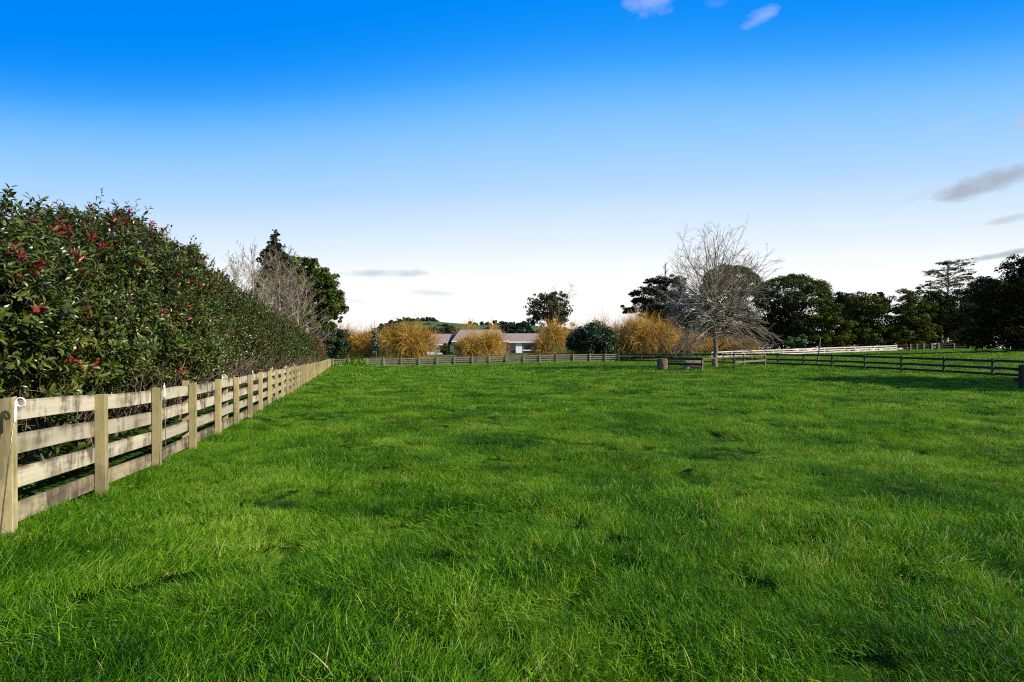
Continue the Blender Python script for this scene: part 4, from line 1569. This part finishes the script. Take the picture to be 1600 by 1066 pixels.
tA = [(983, 486, 9, 5), (995, 470, 10, 5), (990, 460, 6, 3), (1006, 455, 14, 5), (1018, 440, 10, 4), (1012, 470, 16, 7), (1006, 484, 14, 6), (1028, 452, 16, 7), (1040, 440, 14, 6), (1052, 438, 10, 6),
      (1062, 444, 12, 8), (1035, 466, 20, 8), (1055, 462, 18, 9), (1024, 480, 20, 7), (1048, 480, 20, 8), (1070, 472, 18, 10), (1078, 488, 18, 10), (1040, 494, 26, 8), (1065, 498, 24, 9), (1085, 505, 20, 9), (1020, 492, 18, 6), (1050, 508, 24, 9), (1030, 505, 20, 8), (1075, 520, 26, 10), (1045, 525, 24, 10)]
pine('layered_pine', 'dark layered pine with a bare leader left of the bare tree', 1040, 113, 412, tA, M['pine'], M['bark'], 3, .34, 300, leader=22, density=1.15, tw=1.3)


def dome(name, label, px, Z, hw, pt, ph, base_py, seed, mat='macro', n=9000, limbsn=26, trk=.4):
    """umbrella crowned tree: a shell of foliage on fanning limbs, open underneath"""
    rng = np.random.default_rng(seed)
    x0 = at(px, Z)
    b = gz(x0, Z)
    root = empty(name, (x0, Z, b), label, 'tree')
    s = Z / F
    R_ = hw * s
    top = hz(pt, Z) - b
    hh = ph * s
    c0 = top - hh
    tm, TP = trunk_mesh(max(c0 - .8, 2), trk, M['darkbark'], (0, 0), flare=1.3, seed=seed)
    link('trunk', tm, root)
    k = limbsn
    a_ = np.arange(k) * 2.4 + rng.normal(0, .3, k)
    th = np.arccos(np.clip(1 - (np.arange(k) + .5) / k, 0, 1)) * .98
    tgt = np.stack([np.cos(a_) * np.sin(th) * R_ * .88, np.sin(a_) * np.sin(th) * R_ * .88, c0 + np.cos(th) * hh * .84], -1)
    z0 = np.interp(th, [0, 1.6], [c0 - .8, c0 * .55])
    st0 = np.stack([0 * a_, 0 * a_, z0], -1)
    f = np.linspace(0, 1, 7)[None, :, None]
    P = st0[:, None] * (1 - f) + tgt[:, None] * f
    P[:, :, 2] += np.sin(f[..., 0] * np.pi) * hh * .12
    P[:, 1:-1] += rng.normal(0, .14, (k, 5, 3))
    Rr = trk * rng.uniform(.22, .4, (k, 1)) * np.linspace(1, .25, 7)[None]
    lm = MB()
    lm.tubes(P, Rr, 5)
    CP, CR = spawn(P, Rr, 8, .35, 1, .55, .4, 5, up=.08, jit=.1, rng=rng)
    lm.tubes(CP, CR, 3)
    link('limbs', lm.mesh('limbs', M['darkbark'], True), root)
    m_ = MB()
    nc = 260
    n = int(n * 2.3)
    th = np.arccos(np.clip(1 - 1.02 * rng.random(nc), -1, 1))
    a_ = rng.uniform(0, 6.283, nc)
    wob = 1 + (vnoise(a_ * 1.5, th * 3, 1.0, seed) - .5) * .16
    C = np.stack([np.cos(a_) * np.sin(th) * R_ * wob, np.sin(a_) * np.sin(th) * R_ * wob, c0 + np.cos(th) * hh * wob], -1) * np.array([.93, .93, 1])
    C[:, 2] -= .07 * hh
    sr = rng.uniform(.45, .95, nc) * R_ / 6.2
    q = rng.integers(0, nc, n)
    e_ = nrm(rng.normal(size=(n, 3)) + np.array([0, 0, .4]))
    pos = C[q] + e_ * sr[q][:, None] * rng.uniform(.3, 1, (n, 1)) ** .6 * np.array([1.3, 1.3, .8])
    sh = rng.normal(0, .13, nc)
    D = rng.normal(size=(n, 3))
    D = nrm(D - (D * e_).sum(-1, keepdims=True) * e_ * .8)
    m_.cards(pos, D, nrm(e_ + rng.normal(0, .35, (n, 3)) + np.array([0, 0, .15])), .36 * rng.uniform(.6, 1.3, n), .2, np.clip(.42 + sh[q] + rng.normal(0, .18, n), 0, 1))
    c_ = link('crown', m_.mesh('crown', M[mat]), root)
    c_['kind'] = 'stuff'
    return root


dome('umbrella_tree', 'round topped dark tree directly behind the bare tree', 1142, 118, 48, 414, 46, 540, 5, 'macro', 9500)
dome('umbrella_tree', 'wide umbrella crowned tree with sky showing through its limbs', 1238, 112, 56, 431, 44, 540, 6, 'macro', 9500)
T = leafy_tree
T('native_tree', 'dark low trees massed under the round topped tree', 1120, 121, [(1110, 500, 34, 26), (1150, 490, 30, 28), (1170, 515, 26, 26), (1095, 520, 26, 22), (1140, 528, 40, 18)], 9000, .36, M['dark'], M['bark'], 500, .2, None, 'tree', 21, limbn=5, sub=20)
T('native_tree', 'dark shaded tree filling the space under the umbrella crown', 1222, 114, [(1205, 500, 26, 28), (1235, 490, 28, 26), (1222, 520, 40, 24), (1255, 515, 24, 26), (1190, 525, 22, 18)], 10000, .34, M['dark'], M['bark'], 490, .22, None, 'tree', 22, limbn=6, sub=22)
T('olive_tree', 'yellowish olive green tree right of the umbrella tree', 1292, 106, [(1290, 488, 26, 20), (1280, 505, 26, 18), (1306, 508, 24, 20), (1292, 530, 36, 16), (1270, 525, 18, 14), (1318, 528, 18, 14)], 9500, .32, M['olive'], M['bark'], 490, .22, None, 'tree', 23, limbn=6, sub=24, flat=.55, subr=.3)
T('far_dark_tree', 'far blue dark tree top between the olive trees', 1322, 152, [(1318, 470, 22, 14), (1342, 466, 18, 14), (1330, 490, 34, 22)], 4500, .42, M['pine'], M['bark'], 480, .25, None, 'tree', 24, limbn=4, sub=20)
T('olive_tree', 'broad olive dark tree behind the pale field fence', 1352, 109, [(1352, 482, 34, 24), (1335, 500, 26, 24), (1375, 498, 28, 24), (1352, 525, 42, 20), (1385, 525, 24, 20), (1322, 522, 16, 18)], 11500, .32, M['olive'], M['bark'], 480, .25, None, 'tree', 25, limbn=7, sub=24, flat=.55, subr=.3)
T('far_dark_tree', 'tiny far dark tree top left of the tall flat topped tree', 1373, 155, [(1373, 463, 9, 7), (1378, 475, 12, 10)], 1400, .36, M['pine'], M['bark'], 468, .2, None, 'tree', 26, limbn=3, sub=12)
T('olive_tree', 'dark tree at the right end of the pale field fence', 1422, 107, [(1420, 472, 26, 20), (1408, 490, 24, 20), (1438, 490, 26, 22), (1420, 520, 36, 24), (1448, 522, 20, 20), (1400, 525, 20, 20)], 11000, .32, M['olive'], M['bark'], 470, .25, None, 'tree', 27, limbn=6, sub=24, flat=.55, subr=.3)
tI = [(1492, 410, 16, 3.2), (1478, 411, 12, 3), (1505, 413, 12, 3), (1462, 424, 14, 3.5), (1452, 428, 8, 2.5), (1485, 420, 14, 3.5), (1500, 424, 14, 3.5), (1512, 428, 9, 3), (1507, 434, 9, 3.5), (1495, 437, 14, 4), (1468, 440, 14, 3.5), (1480, 443, 18, 4.5), (1492, 447, 16, 4), (1446, 446, 12, 3), (1438, 450, 8, 2.5), (1460, 450, 16, 4), (1498, 454, 12, 3.5), (1450, 457, 10, 3), (1475, 412, 8, 2.5), (1474, 430, 12, 3)]
pine('flat_topped_tree', 'tall layered tree with flat foliage tiers and a pale trunk', 1481, 110, 408, tI, M['olive'], M['palebark'], 13, .36, 200, size=.34, flatk=.22, density=.5)
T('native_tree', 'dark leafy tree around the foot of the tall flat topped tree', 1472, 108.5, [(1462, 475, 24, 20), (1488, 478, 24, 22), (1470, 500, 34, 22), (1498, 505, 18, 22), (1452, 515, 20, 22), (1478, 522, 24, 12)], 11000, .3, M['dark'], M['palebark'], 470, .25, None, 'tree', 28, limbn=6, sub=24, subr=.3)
T('far_dark_tree', 'far blue dark tree crown between the tall tree and the big right tree', 1532, 142, [(1530, 448, 22, 16), (1548, 446, 18, 16), (1518, 460, 14, 16), (1538, 475, 34, 26)], 5500, .4, M['pine'], M['bark'], 470, .25, None, 'tree', 29, limbn=4, sub=22)
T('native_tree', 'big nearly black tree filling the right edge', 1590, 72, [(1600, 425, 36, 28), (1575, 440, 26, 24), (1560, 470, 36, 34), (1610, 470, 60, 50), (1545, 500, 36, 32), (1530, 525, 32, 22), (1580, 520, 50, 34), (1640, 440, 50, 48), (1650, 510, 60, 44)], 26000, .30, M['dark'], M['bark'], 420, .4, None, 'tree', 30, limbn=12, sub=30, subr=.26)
T('native_tree', 'dark tree standing behind the shaded boundary fence', 1515, 112, [(1512, 500, 22, 26), (1530, 505, 24, 26), (1508, 520, 20, 18)], 5500, .32, M['dark'], M['bark'], 500, .2, None, 'tree', 31, limbn=4, sub=22)
T('fern_shrub', 'fresh green shrub at the end of the farthest pale fence', 1240, 104, [(1240, 535, 14, 10), (1252, 538, 10, 8), (1256, 528, 7, 8)], 1500, .3, M['fern'], M['bark'], 538, .08, None, 'shrub', 32, limbn=2, sub=14)
T('fern_shrub', 'small light green shrub behind the shaded boundary fence', 1519, 104, [(1519, 530, 11, 5), (1517, 537, 10, 5)], 700, .28, M['fern'], M['bark'], 537, .07, None, 'shrub', 33, limbn=2, sub=12)
T('native_tree', 'dark low growth behind the small metal gate and pale trunks', 1470, 121, [(1450, 528, 24, 16), (1480, 528, 26, 16), (1505, 530, 20, 16)], 4500, .34, M['dark'], M['bark'], 530, .15, None, 'tree', 34, limbn=3, sub=18)
# the trees out of frame on the right that throw the long shade across the grass


def shade_tree(x, y, H, R_, seed, label):
    rng = np.random.default_rng(seed)
    b = gz(x, y)
    root = empty('native_tree', (x, y, b), label, 'tree')
    m_ = MB()
    lob = [(0, 0, H * .68, R_, R_, H * .30), (R_ * .4, R_ * .3, H * .5, R_ * .7, R_ * .7, H * .25), (-R_ * .4, -R_ * .3, H * .5, R_ * .7, R_ * .7, H * .25)]
    crown_cards(m_, lob, 16000, .6, rng, sub=40)
    c_ = link('crown', m_.mesh('crown', M['dark']), root)
    c_['kind'] = 'stuff'
    tm, _ = trunk_mesh(H * .6, .4, M['bark'], seed=seed)
    link('trunk', tm, root)


shade_tree(43.0, 22.6, 14.8, 6.3, 1, 'spreading dark tree outside the frame beyond the right fence')
shade_tree(53.0, 19.6, 15.0, 6.3, 2, 'second dark tree outside the frame farther right of the fence')

# far woods on and under the hill
wm_ = MB()
rng = np.random.default_rng(5)


def far_clumps(items, n, size):
    for (px, py, w, h, Z) in items:
        s = Z / F
        crown_cards(wm_, [(at(px, Z), Z, hz(py, Z), w * s, w * s, h * s)], n, size, rng, sub=14, subr=.4)


it = []
for px in np.arange(598, 688, 5.0):
    yt = np.interp(px, [598, 610, 630, 655, 668, 678, 690], [508, 503, 498, 499, 497, 498, 503])
    it.append((px + rng.normal(0, 1.2), yt + 3 + rng.normal(0, .8), 4.5, 4, 715))
for px in np.arange(575, 700, 5.0):
    for yy in (511, 517, 523):
        if yy > np.interp(px, [575, 600, 640, 690, 700], [522, 508, 502, 504, 512]) + 2 and rng.random() < .85:
            it.append((px + rng.normal(0, 1.5), yy + rng.normal(0, 1.5), 4.5, 4, 640 - (yy - 505) * 6))
for px in np.arange(736, 835, 6.0):
    it.append((px + rng.normal(0, 1.5), 507 + rng.normal(0, 1.2), 4.0, 3.4, 716))
far_clumps(it, 230, 2.0)
it = []
for px in np.arange(600, 880, 7.0):
    yy = 522 + 3 * math.sin(px * .07) + rng.normal(0, 1.5)
    it.append((px, yy, 7, 8 + rng.uniform(0, 3), 330))
    it.append((px + 3, yy + 9, 8, 9, 325))
far_clumps(it, 260, 1.15)
it = []
for px in (784, 792, 800, 808, 816, 824):
    it.append((px, 514 + rng.normal(0, 2), 6, 8, 210))
    it.append((px + 2, 524, 7, 8, 208))
for px in np.arange(1120, 1640, 16):
    it.append((px, 520 + rng.normal(0, 2), 14, 18, 190))
far_clumps(it, 520, .7)
tag(link('far_woods', wm_.mesh('far_woods', M['farleaf'])), 'distant dark woods along the hill behind the house', 'woods', None, 'stuff')

# ---------------------------------------------------------------- grass
tuftcol = bpy.data.collections.new('tuft_sources')


def tuft(seed, nb, R_, h0, h1, w, lean, name):
    g_ = np.random.default_rng(seed)
    r_ = np.sqrt(g_.random(nb)) * R_
    a_ = g_.uniform(0, 6.283, nb)
    base = np.stack([r_ * np.cos(a_), r_ * np.sin(a_), np.full(nb, -.02)], -1)
    H = g_.uniform(h0, h1, nb) * (1 - .35 * (r_ / R_) ** 2)
    d = nrm(np.stack([g_.normal(0, .40, nb) + lean * .95, g_.normal(0, .40, nb), np.ones(nb)], -1))
    flat = g_.random(nb) < .13
    d[flat] = nrm(d[flat] * np.array([2.2, 2.2, .35]))
    fa = g_.uniform(0, 6.283, nb)
    side = nrm(np.cross(d, np.stack([np.cos(fa), np.sin(fa), 0 * fa], -1)))
    bend = np.stack([np.cos(fa) * .5 + lean * .9, np.sin(fa) * .5, -np.abs(g_.normal(.38, .3, nb))], -1)
    W = w * g_.uniform(.65, 1.35, nb)
    segs = [(0, 1.0), (.38, .95), (.72, .68), (1.0, .0)]
    vs_ = []
    cur = base
    dd = d
    pf = 0
    for f, ww in segs:
        dd2 = nrm(d + bend * (f ** 1.5) * 1.15)
        cur = cur + dd2 * (H * (f - pf))[:, None]
        pf = f
        if ww > 0:
            vs_ += [cur - side * (W * ww * .5)[:, None], cur + side * (W * ww * .5)[:, None]]
        else:
            vs_ += [cur]
    v = np.stack(vs_, 1)
    i = (np.arange(nb) * 7)[:, None]
    q = np.concatenate([i + [0, 1, 3, 2], i + [2, 3, 5, 4]], 0)
    t = i + [4, 5, 6]
    tint = np.clip(g_.normal(.36, .20, nb), .0, .9)
    dry = g_.random(nb)
    tint = np.where(dry < .011, 1.15, tint)
    m_ = MB()
    m_.add(v, quads=q, tris=t, tint=np.repeat(tint, 7))
    # a few broad clover and dandelion leaves
    if w < .0045:
        k = 5
        c = np.stack([g_.normal(0, R_ * .6, k), g_.normal(0, R_ * .6, k), g_.uniform(.02, .06, k)], -1)
        m_.leaves(c, nrm(np.stack([g_.normal(size=k), g_.normal(size=k), g_.uniform(-.1, .4, k)], -1)), np.array([[0, 0, 1.]]) + g_.normal(0, .3, (k, 3)), g_.uniform(.010, .022, k), g_.uniform(.2, .6, k), 1.8)
    o = bpy.data.objects.new(name, m_.mesh(name, M['grass']))
    tuftcol.objects.link(o)


NV0 = 10
for k in range(NV0):
    tuft(100 + k, 230, .22, .05, .165, .0033, (0, .25, .5, .9)[k % 4], 'tuft_a%02d' % k)
for k in range(5):
    tuft(200 + k, 90, .32, .07, .17, .0105, (0, .4, .8)[k % 3], 'tuft_b%02d' % k)
for k in range(4):
    tuft(300 + k, 70, .55, .08, .19, .026, (0, .4, .7)[k % 3], 'tuft_c%02d' % k)


def scatter(y0, y1, dens, rng, xlo, xhi):
    area = (y1 - y0) * (xhi - xlo)
    n = int(area * dens)
    return np.stack([rng.uniform(xlo, xhi, n), rng.uniform(y0, y1, n)], -1)


rng = np.random.default_rng(99)
PT, IDX, SCL, ROT = [], [], [], []
for y0, y1, dens, lo, hi in ((.4, 5, 46, 0, NV0), (5, 9, 38, 0, NV0), (9, 15, 24, 0, NV0), (15, 24, 13, 0, NV0), (15, 24, 5, NV0, NV0 + 5), (24, 40, 9, NV0, NV0 + 5), (40, 62, 3.2, NV0 + 5, NV0 + 9), (62, 100, 2.4, NV0 + 5, NV0 + 9)):
    xh = y1 * 1.03 + 4.5
    p = scatter(y0, y1, dens, rng, -xh, xh)
    p = p[np.abs(p[:, 0]) < p[:, 1] * 1.03 + 4.0]
    d = p[:, 0] - XF(p[:, 1])
    # within the paddock and the fields right of it; a little through the left fence
    keep = d > -.35
    if y1 > 80:
        keep &= ~((p[:, 1] > 84) & (p[:, 0] < 20))
    p, d = p[keep], d[keep]
    clump = vnoise(p[:, 0], p[:, 1], 1.5, 11) * .6 + vnoise(p[:, 0], p[:, 1], 4.2, 12) * .4
    wide = vnoise(p[:, 0], p[:, 1], .35, 13)
    sc = .42 + 1.15 * clump ** 1.4 + .30 * (wide - .5)
    hollow = rng.random(len(p)) < np.clip((.24 - clump) * 3, 0, .12)
    sc = np.where(d < .35, sc * 1.12, sc)
    p, d, sc, clump = p[~hollow], d[~hollow], sc[~hollow], clump[~hollow]
    swirl = vnoise(p[:, 0], p[:, 1], .45, 14) * 12.0
    z = G(p[:, 0], p[:, 1])
    PT.append(np.stack([p[:, 0], p[:, 1], z], -1))
    IDX.append(rng.integers(lo, hi, len(p)))
    SCL.append(sc * rng.uniform(.8, 1.2, len(p)))
    ROT.append(swirl + rng.normal(0, .7, len(p)))
# tall rough grass in the gap of the end fence and under the field edge
px_ = rng.uniform(540, 580, 260)
yy_ = rng.uniform(81, 87, 260)
PT.append(np.stack([at(px_, yy_), yy_, G(at(px_, yy_), yy_)], -1))
IDX.append(rng.integers(NV0 + 5, NV0 + 9, 260))
SCL.append(rng.uniform(3.0, 5.5, 260))
ROT.append(rng.uniform(0, 6.28, 260))
PT, IDX, SCL, ROT = np.concatenate(PT), np.concatenate(IDX), np.concatenate(SCL), np.concatenate(ROT)
gm = bpy.data.meshes.new('grass')
gm.vertices.add(len(PT))
gm.vertices.foreach_set('co', PT.astype(np.float32).ravel())
a1 = gm.attributes.new('idx', 'INT', 'POINT')
a1.data.foreach_set('value', IDX.astype(np.int32))
a2 = gm.attributes.new('scl', 'FLOAT', 'POINT')
a2.data.foreach_set('value', SCL.astype(np.float32))
a3 = gm.attributes.new('rot', 'FLOAT_VECTOR', 'POINT')
a3.data.foreach_set('vector', np.stack([rng.normal(0, .1, len(ROT)), rng.normal(0, .1, len(ROT)), ROT], -1).astype(np.float32).ravel())
print('tufts', len(PT))
gr = link('grass', gm)
tag(gr, 'lush uneven green grass covering the paddock', 'grass', None, 'stuff')
ng = bpy.data.node_groups.new('grass_scatter', 'GeometryNodeTree')
ng.interface.new_socket('Geometry', in_out='INPUT', socket_type='NodeSocketGeometry')
ng.interface.new_socket('Geometry', in_out='OUTPUT', socket_type='NodeSocketGeometry')
N_ = ng.nodes
gi, go_ = N_.new('NodeGroupInput'), N_.new('NodeGroupOutput')
ip = N_.new('GeometryNodeInstanceOnPoints')
ci = N_.new('GeometryNodeCollectionInfo')
ci.inputs['Collection'].default_value = tuftcol
ci.inputs['Separate Children'].default_value = True
ci.inputs['Reset Children'].default_value = True


def na(nm, dt):
    q = N_.new('GeometryNodeInputNamedAttribute')
    q.data_type = dt
    q.inputs['Name'].default_value = nm
    return q.outputs['Attribute']


L_ = ng.links
L_.new(gi.outputs[0], ip.inputs['Points'])
L_.new(ci.outputs[0], ip.inputs['Instance'])
ip.inputs['Pick Instance'].default_value = True
L_.new(na('idx', 'INT'), ip.inputs['Instance Index'])
L_.new(na('rot', 'FLOAT_VECTOR'), ip.inputs['Rotation'])
L_.new(na('scl', 'FLOAT'), ip.inputs['Scale'])
L_.new(ip.outputs[0], go_.inputs[0])
md = gr.modifiers.new('scatter', 'NODES')
md.node_group = ng

tot = sum(len(o.data.polygons) for o in COL.objects if o.type == 'MESH')
print('polys', tot, 'objects', len(COL.objects))
